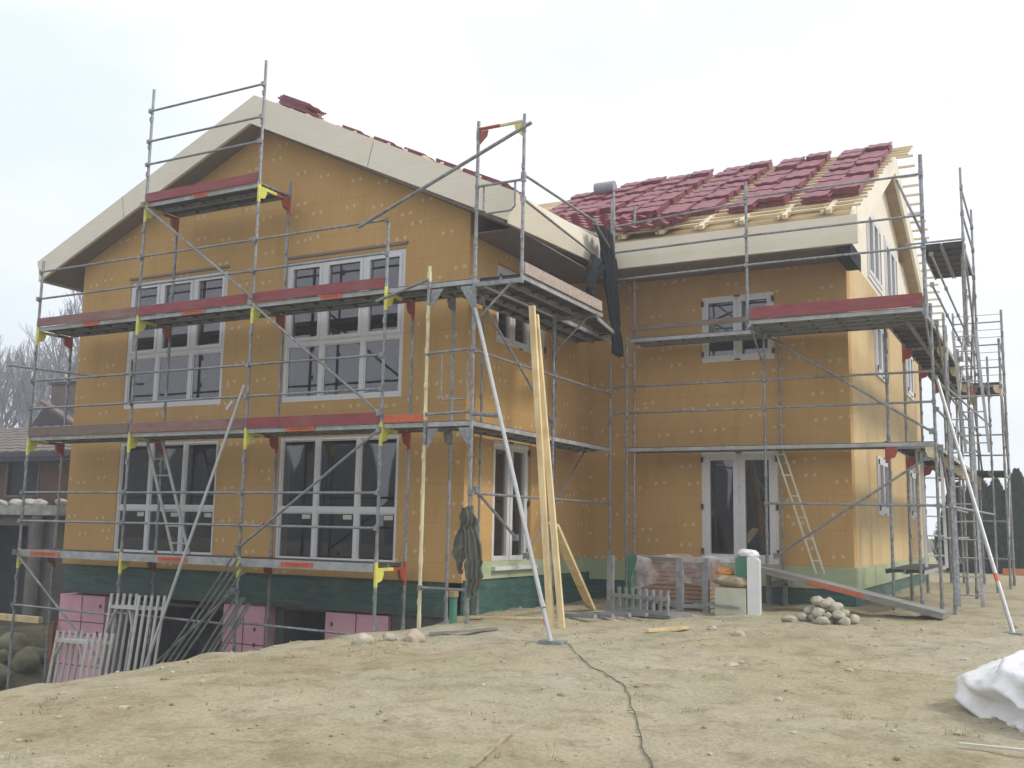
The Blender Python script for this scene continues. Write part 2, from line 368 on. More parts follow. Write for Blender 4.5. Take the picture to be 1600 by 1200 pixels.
mb = MB(); wall_cells(mb, X1, 'x', 1, YF+.30, YR+.3, ZB, 5.45, SD, .3); mb.build('wall', M['board'], house)
RW = [(10.73, 12.03, 3.56, 4.76), (10.70, 12.05, .0, 1.94)]
mb = MB(); wall_cells(mb, YR, 'y', -1, X1+.002, XG, ZB+.1, 5.25, RW, .3); mb.build('wall', M['board'], house)
GW = [(8.35, 9.7, .9, 2.03), (13.2, 14.5, .9, 2.03), (8.6, 9.95, 3.62, 4.75), (13.3, 14.5, 3.8, 4.95)]
def rtop(y): return 5.78+.53*(y-4.65) if y < 10.2 else 8.72-.39*(y-10.2)
GG = [(8.0, 9.85, 5.45, 6.9), (10.35, 12.3, 5.45, 6.9)]
mb = MB(); wall_cells(mb, XG, 'x', 1, YR+.3, YB, ZB+.1, 5.35, GW, .3); mb.build('wall', M['board_pale'], house); mb = MB()
wall_cells(mb, XG, 'x', 1, 7.2, 13.4, 5.35, 6.9, GG, .3)
mb.prism([(XG, YR+.3, 5.35), (XG, 7.2, 5.35), (XG, 7.2, rtop(7.2)-.42), (XG, YR+.3, rtop(YR+.3)-.42)], (-.3, 0, 0))
mb.prism([(XG, 13.4, 5.35), (XG, YB, 5.35), (XG, YB, rtop(YB)-.42), (XG, 13.4, rtop(13.4)-.42)], (-.3, 0, 0))
mb.prism([(XG, 8.0, 6.9), (XG, 12.7, 6.9), (XG, 12.7, rtop(12.7)-.42), (XG, 10.2, rtop(10.2)-.42), (XG, 8.0, rtop(8.0)-.42)], (-.3, 0, 0))
mb.build('gable_wall', M['spruce'], house)
mb = MB(); mb.box(X0, X0+.3, YF+.302, YB, ZB, 5.35); mb.box(X0+.3, XG-.3, YB-.3, YB, ZB, 5.2); mb.build('wall', M['board'], house)
# dark inside: floors, partitions
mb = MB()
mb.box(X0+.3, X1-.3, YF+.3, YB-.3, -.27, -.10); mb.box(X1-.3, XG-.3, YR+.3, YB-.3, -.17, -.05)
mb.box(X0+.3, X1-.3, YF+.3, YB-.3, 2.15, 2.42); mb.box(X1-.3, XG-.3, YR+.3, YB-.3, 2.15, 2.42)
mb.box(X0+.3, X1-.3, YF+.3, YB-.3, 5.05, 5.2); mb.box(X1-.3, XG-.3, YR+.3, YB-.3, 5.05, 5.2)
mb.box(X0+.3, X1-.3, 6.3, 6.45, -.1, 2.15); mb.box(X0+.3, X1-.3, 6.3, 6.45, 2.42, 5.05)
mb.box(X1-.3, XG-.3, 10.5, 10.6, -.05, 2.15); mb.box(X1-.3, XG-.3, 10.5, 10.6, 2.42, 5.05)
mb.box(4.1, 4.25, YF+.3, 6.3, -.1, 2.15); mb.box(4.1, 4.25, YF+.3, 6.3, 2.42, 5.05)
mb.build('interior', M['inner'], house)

def window(axis_, fixed, out, ua, ub, za, zb, cols, rows, fr=.075, sash=0., hinges=False, inset=.06, depth=.07, handle=False, mul=.085):
    """cols: fractions of mullions; rows: fractions of transoms (from below)"""
    f = MB(); p = MB()
    def bx(mbx, a, b, c, d, o0, o1):
        lo, hi = sorted((fixed+out*o0, fixed+out*o1))
        if axis_ == 'y': mbx.box(a, b, lo, hi, c, d)
        else: mbx.box(lo, hi, a, b, c, d)
    o1 = -inset; o0 = o1-depth
    bx(f, ua, ua+fr, za, zb, o0, o1); bx(f, ub-fr, ub, za, zb, o0, o1)
    bx(f, ua+fr, ub-fr, zb-fr, zb, o0, o1); bx(f, ua+fr, ub-fr, za, za+fr, o0, o1)
    cu = [ua+fr]; 
    cz = [za+fr]
    us = [(ua+fr)]; edges_u = []
    cuts = [ua+fr-mul/2]+[lerp(ua, ub, c) for c in cols]+[ub-fr+mul/2]
    rz = [za+fr-mul/2]+[lerp(za, zb, r_) for r_ in rows]+[zb-fr+mul/2]
    for r_ in rz[1:-1]: bx(f, ua+fr, ub-fr, r_-mul/2, r_+mul/2, o0, o1-.002)
    for c in cuts[1:-1]:
        for k in range(len(rz)-1): bx(f, c-mul/2, c+mul/2, rz[k]+mul/2, rz[k+1]-mul/2, o0, o1-.002)
    for i in range(len(cuts)-1):
        for k in range(len(rz)-1):
            a, b, c, d = cuts[i]+mul/2, cuts[i+1]-mul/2, rz[k]+mul/2, rz[k+1]-mul/2
            s_ = sash if (sash and (k == len(rz)-2 or len(rows) == 0)) else 0
            if s_:
                bx(f, a, a+s_, c, d, o0+.004, o1+.014); bx(f, b-s_, b, c, d, o0+.004, o1+.014)
                bx(f, a+s_, b-s_, c, c+s_, o0+.004, o1+.014); bx(f, a+s_, b-s_, d-s_, d, o0+.004, o1+.014)
            else:
                t_ = .022
                bx(f, a, a+t_, c, d, o0+.004, o1-.02); bx(f, b-t_, b, c, d, o0+.004, o1-.02); bx(f, a+t_, b-t_, c, c+t_, o0+.004, o1-.02); bx(f, a+t_, b-t_, d-t_, d, o0+.004, o1-.02); s_ = t_
            mid = (o0+o1)/2
            q = [(a+s_-.004, c+s_-.004), (b-s_+.004, c+s_-.004), (b-s_+.004, d-s_+.004), (a+s_-.004, d-s_+.004)]
            if axis_ == 'y': p.add([(u, fixed+out*mid, z) for u, z in q], [(0, 1, 2, 3)])
            else: p.add([(fixed+out*mid, u, z) for u, z in q], [(0, 1, 2, 3)])
    w = f.build('window', M['white'], house)
    g_ = p.build('pane', M['glass'], None); g_.parent = w; g_.location = (0, 0, 0)
    for vtx in g_.data.vertices: vtx.co -= parent_loc(house)
    if hinges:
        um = (ua+ub)/2; hs = [(um-.05, um+.05, zb-.03, zb-.005), (um-.05, um+.05, za+.012, za+.035)]
        for u in ((ua+.012), (ub-.012)):
            for zf in (.1, .5, .93) if zb-za > 1.5 else (.12, .9): zc = lerp(za, zb, zf); hs.append((u-.02, u+.02, zc-.05, zc+.05))
        for hq_ in hs:
            h = MB(); bx(h, *hq_, o1+.016, o1+.036); ho = h.build('hinge', M['hinge'], None); ho.parent = w
            for vtx in ho.data.vertices: vtx.co -= parent_loc(house)
    return w
for i, hq in enumerate(WA):
    if i < 2: window('y', YF, -1, *hq, [.325, .67], [.41], fr=.07, sash=.055, mul=.085, inset=.02)
    else:
        w_ = window('y', YF, -1, *hq, [.325, .67], [.41], fr=.05, sash=0, mul=.075, inset=.02)
        for f_ in (.325, .67, 1.0):      # paper stickers in the lower panes
            xx = lerp(hq[0], hq[1], f_)-.27; st_ = MB().box(xx, xx+.17, YF+.046, YF+.049, .62, .69).build('sticker', M['cream'], None); st_.parent = w_
            for vtx in st_.data.vertices: vtx.co -= parent_loc(house)
window('x', X1, 1, *SD[0], [.5], [], fr=.07, sash=.075, hinges=True, mul=.04)
window('x', X1, 1, *SD[1], [.34, .67], [], fr=.07, sash=.07, hinges=True, mul=.04)
window('y', YR, -1, *RW[0], [.5], [], fr=.055, sash=.06, hinges=True, mul=.03, inset=.0)
window('y', YR, -1, *RW[1], [.5], [], fr=.06, sash=.09, hinges=True, mul=.03, inset=.0)
for hq in GW: window('x', XG, 1, *hq, [.5], [], fr=.08, sash=.08, hinges=True, mul=.03, inset=-.03)
for hq in GG: window('x', XG, 1, *hq, [.4, .75], [], fr=.1, sash=.08, mul=.05, inset=-.02)
# wooden window head trims
MB().box(4.86, 7.36, YF-.03, YF-.002, 4.99, 5.03).build('drip_board', M['soffit'], house); MB().box(1.1, 3.58, YF-.03, YF-.002, 5.0, 5.04).build('drip_board', M['soffit'], house)
MB().box(X1+.002, X1+.12, 1.85, 3.3, -.12, -.06).build('sill', M['white_slab'], house)

# --- plinth: membranes, mint insulation, pink foam, cellar
mb = MB(); mb.box(X0+.03, X1-.03, YF+.04, YF+.3, -.74, ZB-.002); mb.box(X1-.28, X1+.02, YF+.04, YR+.3, -1.6, -.243)
mb.box(X1+.02, XG+.02, YR-.03, YR+.28, -1.6, -.375); mb.box(XG-.3, XG+.02, YR+.28, YB, -1.6, -.375)
o = mb.build('plinth_membrane', M['membrane'], house)
mb = MB(); mb.box(X1+.02, X1+.05, 1.25, YR-.05, -.24, .02); mb.box(X1+.05, XG+.05, YR-.07, YR-.002, -.372, -.02); mb.box(XG+.002, XG+.06, YR-.002, YB, -.372, -.02)
mb.build('plinth_insulation', M['mint'], house)
mb = MB(); mb.box(X0+.1, X1-.1, 3.2, 3.4, -3, -.76); mb.box(X0+.03, X1-.03, YF+.06, YF+.9, -.80, -.742)
mb.box(X0+.05, X0+.3, 1.6, 3.2, -3, -.8); mb.box(X1-.4, X1-.05, 1.4, 3.2, -3, -.8); mb.box(.95, 1.25, YF+.3, 3.2, -3, -.8); mb.box(4.72, 4.9, YF+.35, 3.2, -3, -.8)
mb.box(7.2, 8.45, YF+.14, YF+.4, -3, -.8); mb.build('cellar_wall', M['concrete_dark'], house)
mb = MB(); mb.box(4.95, 6.0, YF+.25, YF+.3, -.86, -.81); mb.box(1.3, 3.7, YF+.4, YF+.44, -.95, -.9); mb.build('lintel', M['concrete'], house)
def foam(x0, x1, zt, zb, seams_z, seams_x, knots):
    s_ = MB(); s_.box(x0, x1, YF+.1, YF+.42, zb, zt, M['pink'])
    for z in seams_z: s_.box(x0+.002, x1-.002, YF+.094, YF+.1, z-.008, z+.008, M['foam_dark'])
    for x, za, zb2 in seams_x: s_.box(x-.008, x+.008, YF+.094, YF+.1, za, zb2, M['foam_dark'])
    for x, z in knots: s_.box(x-.02, x+.02, YF+.09, YF+.1, z-.03, z+.03, M['hinge'])
    return s_.build('foam_pier', None, house)
foam(X0-.1, .92, -.84, -2.9, (-1.32, -1.55, -2.1), [(.33, -1.55, -.84)], [(.82, -1.02), (.78, -1.5)])
foam(3.80, 4.70, -.82, -2.9, (-1.45,), [(4.25, -2.9, -.95)], [(4.05, -1.3), (4.5, -1.2), (4.5, -1.45), (4.5, -1.6)])
foam(5.95, 7.15, -.84, -2.9, (), [(6.55, -1.2, -.84)], [(6.08, -1.02)])
# brown plank + green patch left of the foam
mb = MB(); mb.box(-.33, -.26, YF-.02, YF+.05, -2.2, -1.35); mb.build('rusty_post', M['rust'], house)

# --- roofs
def roofL_section(y, xl, xr, zl, zr, th=.44):
    ap = (L_AP[0], L_AP[1]); return [(xl, y, zl), (ap[0], y, ap[1]-.03), (xr, y, zr), (xr-.1, y, zr-th), (ap[0], y, ap[1]-th-.06), (xl+.1, y, zl-th+.05)]
mb = MB()
A_, B_, D_ = roofL_section(.70, -1.0, 9.42, 5.52, 5.40), roofL_section(4.6, -1.0, 9.22, 5.52, 5.64), roofL_section(16.2, -1.0, 9.2, 5.52, 5.6)
mb.loft(A_, B_); mb.loft(B_, D_); roofL = mb.build('roof', M['soffit'], house)
def bargeL(y0, y1, top, wid):
    s_ = MB(); al = -1.06, 5.50; ap = L_AP[0]+.06, L_AP[1]; ar = 9.52, 5.41
    bl = -.93, 5.12; bp = L_AP[0]+.0, L_AP[1]-.50; br_ = 9.37, 5.00
    s_.prism([(al[0], y0, al[1]), (ap[0], y0, ap[1]), (bp[0], y0, bp[1]), (bl[0], y0, bl[1])], (0, y1-y0, 0))
    s_.prism([(ap[0], y0, ap[1]), (ar[0], y0, ar[1]), (br_[0], y0, br_[1]), (bp[0], y0, bp[1])], (0, y1-y0, 0)); return s_
def sub(mb_, name, mat, par, base):
    o_ = mb_.build(name, mat, None); o_.parent = par
    for vtx in o_.data.vertices: vtx.co -= base
    return o_
HB = parent_loc(house)
sub(bargeL(.64, .70, 0, 0), 'barge_board', M['spruce'], roofL, HB)
for x in (1.2, 6.9):
    z = ltop(x); sub(MB().beam((x, .637, z-.03), (x+(.08 if x < 4 else -.1), .637, z-.44), .004, .006), 'board_joint', M['soffit'], roofL, HB)
mb = MB(); mb.loft([(9.43, .70, 5.41), (9.48, .70, 5.41), (9.34, .70, 4.98), (9.29, .70, 4.98)], [(9.24, 4.62, 5.70), (9.29, 4.62, 5.70), (9.29, 4.62, 5.22), (9.24, 4.62, 5.22)])
sub(mb, 'fascia', M['spruce'], roofL, HB)
mb = MB()                                  # left eave fascia, far side
mb.box(-1.06, -1.01, .70, 15, 5.12, 5.50); sub(mb, 'fascia', M['spruce'], roofL, HB)
mb = MB(); y = .72                          # tile battens on the left wing, seen edge on
for k in range(15):
    x = L_AP[0]+.15+k*.34; z = ltop(x)+.0; mb.beam((x, .72, z+.02), (x, 6.0 if x > 8 else 9, z+.02), .05, .035)
sub(mb, 'tile_batten', M['batten'], roofL, HB)
# right wing roof
XE = 13.58
mb = MB()
def secR(x): return [(x, 4.68, 5.72), (x, 10.2, rtop(10.2)-.06), (x, 17.4, rtop(17.4)-.06), (x, 17.4, rtop(17.4)-.42), (x, 10.2, rtop(10.2)-.46), (x, 5.66, rtop(5.66)-.46), (x, 4.68, 5.40)]
mb.loft(secR(4.3), secR(XE-.06)); roofR = mb.build('roof', M['underlay'], house)
mb = MB()
mb.prism([(XE-.06, 5.0, rtop(5.0)-.02), (XE-.06, 10.2, rtop(10.2)-.02), (XE-.06, 17.4, rtop(17.4)-.02), (XE-.06, 17.4, rtop(17.4)-.45), (XE-.06, 10.2, rtop(10.2)-.52), (XE-.06, 5.25, rtop(5.25)-.58)], (.06, 0, 0))
mb.prism([(XE-.06, 4.70, 5.70), (XE-.06, 5.0, rtop(5.0)-.02), (XE-.06, 5.25, rtop(5.25)-.58), (XE-.06, 4.70, 5.28)], (.055, 0, 0))
sub(mb, 'barge_board', M['spruce'], roofR, HB)
mb = MB(); mb.box(9.30, XE+.07, 4.62, 4.67, 5.20, 5.68); sub(mb, 'fascia', M['spruce'], roofR, HB)
mb = MB(); mb.box(9.30, XE-.07, 4.672, YR-.002, 5.18, 5.215); mb.box(8.52, 9.28, 1.07, 4.62, 5.0, 5.02); sub(mb, 'soffit', M['soffit'], roofR, HB)
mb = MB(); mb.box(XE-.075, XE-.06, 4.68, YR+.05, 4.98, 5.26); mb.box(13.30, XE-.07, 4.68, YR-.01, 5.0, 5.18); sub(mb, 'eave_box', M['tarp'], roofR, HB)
x = 9.6
while x < 13.6:                            # rafter ends showing over the fascia
    sub(MB().beam((x, 4.60, 5.77), (x, 5.4, 5.77+.54*.8), .08, .07), 'rafter_end', M['batten_pale'], roofR, HB); x += .72
for k in range(19):                        # tile battens
    mb = MB(); yy = 4.78+k*.29; z = rtop(yy)+.045
    mb.beam((6.2, yy, z), (XE+.06+(.33 if k > 14 else .03+.07*random.random()), yy, z-.006), .06, .038, (0, -.47, .88), mat=M['batten'])
    sub(mb, 'tile_batten', M['batten'], roofR, HB)
mb = MB(); x = 6.6
while x < 13.6: mb.beam((x, 4.7, rtop(4.7)-.01), (x, 10.15, rtop(10.15)-.01), .05, .05); x += .72
sub(mb, 'counter_batten', M['batten'], roofR, HB)
for k in range(22):                        # batten ends on the far slope
    mb = MB(); yy = 10.5+k*.31; z = rtop(yy)+.03; mb.beam((12.9, yy, z), (XE+.34, yy, z), .06, .04); sub(mb, 'tile_batten', M['batten'], roofR, HB)
# tiles already laid at the eave
SL = math.atan(.53); cs, sn = math.cos(SL), math.sin(SL)
def on_roof(x, s_, h): y = 4.65+s_*cs; return Vector((x, y-h*sn, 5.78+s_*sn+h*cs))
def laid(x0, x1, s0, n):
    for k in range(n):
        nn = max(1, int(round((x1(k)-x0(k))/.30))); xx0 = x0(k)
        NX = nn*6; top = []; 
        for i in range(NX+1):
            t = i/6; w = .5+.5*math.cos(2*math.pi*t); top.append((xx0+t*.30, w*.045))
        a = [on_roof(x, s0+k*.34-.03, .15+w*1.3) for x, w in top]; b = [on_roof(x, s0+(k+1)*.34+.02, .075+w) for x, w in top]
        c = [on_roof(x, s0+k*.34-.03, .09+w) for x, w in top]
        n_ = NX+1; laid.mb.add(a+b+c, [(i, i+1, n_+i+1, n_+i) for i in range(NX)]+[(2*n_+i, 2*n_+i+1, i+1, i) for i in range(NX)])
laid.mb = MB()
laid(lambda k: 9.42-.46*k, lambda k: 10.62 if k < 2 else (9.55, 9.85, 9.2, 8.8, 8.3, 8.1)[k-2], .0, 8)
sub(laid.mb, 'laid_roof_tiles', M['tile'], roofR, HB)

# ------------------------------------------------------------------ tile stacks
TSX, TSY = .455, .42
def stack_mesh(n, seed):
    rnd = random.Random(seed); s_ = MB(); z = 0
    for k in range(n):
        dx, dy = rnd.uniform(-.02, .02), rnd.uniform(-.025, .025); NX = 12; T = []; Bt = []
        for i in range(NX+1):
            u = i/NX; w = .013*(.5+.5*math.cos(4*math.pi*u)); T.append((dx-TSX/2+u*TSX, w))
        rows = []
        for yv, hv in ((-TSY/2, 0), (TSY/2, 0)):
            rows.append([(x, dy+yv, z+w+.026) for x, w in T]); rows.append([(x, dy+yv, z+w*.8) for x, w in T])
        n_ = NX+1; vs = sum(rows, [])
        fs = []
        for i in range(NX): fs += [(i, i+1, 2*n_+i+1, 2*n_+i), (n_+i, 3*n_+i, 3*n_+i+1, n_+i+1), (i, n_+i, n_+i+1, i+1), (2*n_+i, 2*n_+i+1, 3*n_+i+1, 3*n_+i)]
        fs += [(0, 2*n_, 3*n_, n_), (NX, n_+NX, 3*n_+NX, 2*n_+NX)]
        s_.add(vs, fs); z += .034
    o_ = s_.build('tile_stack', M['tile']); me = o_.data; bpy.data.objects.remove(o_); return me
SM = {(n, v): stack_mesh(n, n*10+v) for n in (2, 3, 4, 5, 8) for v in (0, 1)}
ords = ['first', 'second', 'third', 'fourth', 'fifth', 'sixth', 'seventh', 'eighth', 'ninth']
colnames = ['rightmost', 'second', 'third', 'fourth', 'fifth', 'sixth']
def put_stack(x, s_, n, label, rz=0, v=0, up_=.065):
    o_ = bpy.data.objects.new('tile_stack', SM[(n, v)]); col.objects.link(o_)
    o_.location = on_roof(x, s_, up_); o_.rotation_euler = (SL, 0, 0); o_.rotation_euler.rotate_axis('Z', rz)
    return tag(o_, label, 'roof tiles', 'stacks of red roof tiles lying on the roof battens')
cols_x = [(12.90, 13.38), (11.62, 12.12), (10.34, 10.84), (9.06, 9.56), (7.95, 8.42), (6.95, 7.4)]
for ci, (xa, xb) in enumerate(cols_x):
    for side, xx in enumerate((xa, xb)):
        for r_ in range(9):
            if ci in (3, 4, 5) and r_ < (1, 3, 3)[ci-3]: continue
            if ci == 5 and r_ > 7: continue
            s_ = .80+r_*.572+(.20 if side else -.04)+random.uniform(-.02, .02)
            if ci == 2: s_ += .08
            n = 5 if r_ == 8 else random.choice((3, 4, 4, 4, 3) if r_ > 0 else (4, 5))
            if r_ == 7: n = 3 if side else 5
            cn = 'rightmost column' if ci == 0 else (colnames[ci]+' column from right' if ci < 5 else 'leftmost column')
            put_stack(xx+random.uniform(-.03, .03), s_, n, '%s tile stack up from the eave, %s half of the %s' % (ords[r_], 'right' if side else 'left', cn), random.uniform(-.05, .05), random.randint(0, 1))
# stacks and tiles on the left wing, seen edge on over the barge board
def put_left(x, n, label, w=1.0):
    sl = math.atan(.47); o_ = bpy.data.objects.new('tile_stack', SM[(n, 0)]); col.objects.link(o_)
    o_.location = (x, .98, ltop(x)+(.05 if n > 2 else .0)); o_.rotation_euler = (0, sl, 0); o_.rotation_euler.rotate_axis('Z', math.pi/2); o_.scale = (1, w, 1)
    return tag(o_, label, 'roof tiles', 'tile stacks on the left wing roof')
put_left(5.05, 5, 'high dark stack of roof tiles nearest the left ridge', 1.6)
for i, x in enumerate((6.35, 7.0, 7.6, 8.2, 8.7, 9.1)):
    put_left(x, (2, 2, 2, 2, 2, 2)[i], '%s low tile stack down the barge board from the high stack' % ords[i], 1.0)
# roll of felt near the ridge
rl = thing('roofing_roll', 'pale round roll of roofing felt lying by the ridge among the tile stacks', 'roll', on_roof(7.5, 4.75, .32))
p0 = parent_loc(rl); mb = MB(); mb.tube(p0+V(-.22, 0, -.02), p0+V(.25, 0, -.02), .14, 20); mb.build('roll', M['felt'], rl, smooth=False)
mb = MB(); mb.tube(p0+V(-.24, 0, -.02), p0+V(-.222, 0, -.02), .08, 16); mb.build('core', M['steel_dark'], rl)

# ------------------------------------------------------------------ scaffolds
def gz(x, y): return ground_z(x, y, True)
class Scaf:
    def __init__(s, name_label, loc): s.r = thing('scaffold', name_label, 'scaffold', loc, 'tube scaffolds round the house'); s.b = parent_loc(s.r)
    def post(s, x, y, z0, z1, mat='steel', base=True, r=.0242, pockets=True):
        m_ = MB(); m_.tube((x, y, z0), (x, y, z1), r)
        if pockets:
            z = math.ceil(z0*2)/2
            while z < z1-.1:
                if abs(z-round(z/2)*2) < .3: m_.tube((x, y, z+.02), (x, y, z+.16), r+.006)
                else: m_.box(x-.012, x+.035, y-.045, y-.02, z-.03, z+.05)
                z += .5
        if base:
            m_.tube((x, y, z0-.03), (x, y, z0+.22), .03); 
        p = m_.build('post', M[mat], s.r)
        if base:
            q = MB(); q.box(x-.075, x+.075, y-.075, y+.075, z0-.035, z0-.01); sub(q, 'base_plate', M['steel_dark'], p, s.b)
        return p
    def rail(s, a, b, r=.0195, name='guard_rail', mat='steel'):
        m_ = MB(); m_.tube(a, b, r); 
        for p in (a, b): q = random.uniform(.024, .032); m_.box(p[0]-q, p[0]+q+.001, p[1]-q, p[1]+q-.001, p[2]-q-.006, p[2]+q+.004)
        return m_.build(name, M[mat], s.r)
    def brace(s, a, b, r=.021, mat='steel'):
        m_ = MB(); m_.tube(a, b, r); 
        for p in (a, b): q = random.uniform(.030, .036); m_.box(p[0]-q, p[0]+q, p[1]-q, p[1]+q, p[2]-q-.012, p[2]+q+.012)
        return m_.build('diagonal_brace', M[mat], s.r)
    def deck(s, a, b, w, z, inward, n=2, mat='deck'):
        """n planks between a and b (xy of outer edge), spreading w along inward"""
        a, b, inw = V(*a), V(*b), V(*inward).normalized(); pw = w/n; d = (b-a).normalized(); Ln = (b-a).length
        for k in range(n):
            m_ = MB(); c0 = a+inw*(pw*(k+.5)); c1 = b+inw*(pw*(k+.5)); g_ = pw-.012
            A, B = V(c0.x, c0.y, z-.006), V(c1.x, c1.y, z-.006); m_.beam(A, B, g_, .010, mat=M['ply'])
            for sg in (-1, 1):
                off = V(inw.x, inw.y, 0)*(sg*(g_/2-.004)); m_.beam(A+off+V(0, 0, -.036), B+off+V(0, 0, -.036), .008, .062, mat=M[mat])
                off = V(inw.x, inw.y, 0)*(sg*(g_/2-.02)); m_.beam(A+off+V(0, 0, -.066), B+off+V(0, 0, -.066), .02, .005, mat=M['steel_dark'])
            nn = max(2, int(Ln/.42))
            for i in range(nn+1):
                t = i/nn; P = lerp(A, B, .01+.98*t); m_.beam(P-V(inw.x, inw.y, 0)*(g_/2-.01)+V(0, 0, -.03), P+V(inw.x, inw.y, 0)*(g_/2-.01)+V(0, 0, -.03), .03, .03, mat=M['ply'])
            m_.build('deck_plank', None, s.r)
    def toe(s, a, b, z, mat, h=.155, label=None):
        m_ = MB(); m_.beam(V(*a, z+h/2+.005), V(*b, z+h/2+.005), .03, h); o_ = m_.build('toe_board', M[mat], s.r)
        if label: o_['label'] = label
        return o_
    def mark(s, a, b, z, h=.075, out=(0, -1), thick=.004):
        """orange printed strip with darker lettering-like dashes on a deck side"""
        a, b = V(*a, z), V(*b, z); o_ = V(out[0], out[1], 0)*.004
        m_ = MB(); m_.beam(a+o_, b+o_, .006, h, mat=M['orange'])
        t = .15
        while t < .85:
            w_ = random.uniform(.03, .06); P, Q = lerp(a, b, t), lerp(a, b, min(.86, t+w_)); m_.beam(P+o_*2, Q+o_*2, .004, h*random.uniform(.3, .5), mat=M['orange_dark']); t += w_+.02
        m_.build('orange_marking', None, s.r)
    def frame(s, po, pi, z, outer='yellow', inner='red_paint', split=.55, g=True, bar=True):
        """transom from outer post po to inner post pi with painted gussets"""
        po, pi = V(*po), V(*pi); d = (pi-po); L_ = d.length; d.normalize(); mid = po+d*(L_*split)
        for a, b, mat, P, sg in ((po, mid, outer, po, 1), (mid, pi, inner, pi, -1)):
            m_ = MB(); m_.beam(V(a.x, a.y, z-.085), V(b.x, b.y, z-.085), .045, .045, mat=M[mat] if bar else M['steel'])
            if g:
                dd = V(d.x, d.y, 0)*sg; base = V(P.x, P.y, z); side = V(-d.y, d.x, 0)
                pts = [base+dd*.02+V(0, 0, -.07), base+dd*.15+V(0, 0, -.07), base+dd*.16+V(0, 0, -.15), base+dd*.12+V(0, 0, -.24), base+dd*.02+V(0, 0, -.27)]
                m_.prism([p-side*.025 for p in pts], side*.05, M[mat])
                m_.tube(V(P.x, P.y, z-.33), V(P.x, P.y, z+.02), .0285, mat=M[mat])
            m_.build('gusset', None, s.r)

B = 2.57; D = .73
# --- A: front scaffold of the left wing
A = Scaf('tube scaffold in front of the gable wall with red toe boards and yellow gussets', (4, 0, -1))
for i, zt in ((0, 5.25), (1, 8.08), (2, 8.08), (3, 4.99)):
    A.post(i*B, 0, gz(i*B, 0), zt); A.post(i*B, D, gz(i*B, D), (4.05, 6.05, 6.25, 4.05)[i])
A.post(8.46, 0, gz(8.46, 0), 4.25, 'pale_yellow', True, .026)['label'] = 'pale yellow painted tube'
A.post(8.46, .70, gz(8.46, .7), 4.0)
for i in range(4):
    for z in (0, 2, 4): A.frame((i*B, 0), (i*B, D), z)
for i in (1, 2): A.frame((i*B, 0), (i*B, D), 6)
for z in (2, 4): A.frame((8.46, 0), (8.46, .7), z, 'steel', 'steel')
for i in range(3):
    for z in (0, 2, 4): A.deck((i*B+.03, -.0), ((i+1)*B-.03, -.0), .70, z, (0, 1))
    rl_ = {0: (.5, 1.0), 2: (2.5, 3.0), 4: (4.52, 5.03)}
    for z in (0, 2, 4):
        for zz in rl_[z]: A.rail((i*B, -.04, zz), ((i+1)*B, -.04, zz))
    A.rail((i*B, -.03, -.96), ((i+1)*B, -.03, -1.0))
    A.toe((i*B+.03, -.012), ((i+1)*B-.03, -.012), -.125, 'deck', .12)
A.deck((B+.03, 0), (2*B-.03, 0), .70, 6, (0, 1))
for z in (6.68, 7.1, 7.66): A.rail((B, -.04, z), (2*B, -.04, z))
A.rail((2*B, 0, 5.99), (2*B, D, 5.99), name='end_rail')
for z in (2, 4): A.deck((3*B+.03, 0), (9.2, 0), .70, z, (0, 1))
A.toe((.02, -.02), (B-.02, -.02), 4, 'toe_faded'); A.toe((B+.02, -.02), (2*B-.02, -.02), 4, 'toe_red'); A.toe((2*B+.02, -.02), (3*B-.02, -.02), 4, 'toe_red')
A.toe((.02, -.02), (B-.02, -.02), 2, 'toe_brown'); A.toe((B+.02, -.02), (2*B-.02, -.02), 2, 'toe_faded'); A.toe((2*B+.02, -.02), (3*B-.02, -.02), 2, 'toe_red')
A.toe((B+.02, -.02), (2*B-.02, -.02), 6, 'toe_red')
for z, xa, xb in ((0, .35, 1.1), (0, 3.45, 4.1), (0, 6.0, 6.6), (2, 5.95, 6.5), (6, 3.7, 4.0), (4, 1.2, 1.6), (4, 3.6, 4.1), (4, 6.5, 6.9)): A.mark((xa, -.004 if z else -.031), (xb, -.004 if z else -.031), z-.036 if z else -.06)
A.toe((3*B+.06, -.02), (8.45, -.02), 2, 'orange', .10)
A.brace((B, -.06, 5.95), (2*B, -.06, 4.1)); A.brace((2*B, -.06, 4.0), (3*B, -.06, 2.15)); A.brace((3*B, -.06, 1.9), (2*B+.02, -.06, .15))
m_ = MB(); m_.tube((5.62, -.062, .52), (5.67, -.062, .555), .028); m_.build('orange_ring', M['orange'], A.r)
A.brace((-.02, -.06, -.05), (B*.9, -.06, -1.75)); A.brace((2.9, -.06, -2.2), (2*B, -.08, -.5))
o = MB(); o.tube((5.1, -.05, 2.68), (3.9, -1.0, gz(3.9, -1.0)), .024); o.tube((4.98, -.15, 2.42), (4.9, -.2, 2.28), .03); o.build('raking_tube', M['alu'], A.r)
o = MB(); o.tube((7.35, -.25, 4.9), (10.2, -.25, 6.02), .026); o.build('loose_tube', M['steel'], A.r)
o = MB(); o.tube((7.62, -.12, 3.78), (8.52, -.12, 4.02), .024); o.build('loose_tube', M['steel'], A.r)
o = MB(); o.tube((-.45, -.2, 3.3), (1.0, .6, 3.12), .022); o.build('loose_tube', M['steel'], A.r)
A.rail((8.46, 0, 2.97), (9.2, 0, 3.0)); A.rail((8.46, -.0, 2.1), (9.2, 0, 2.12))
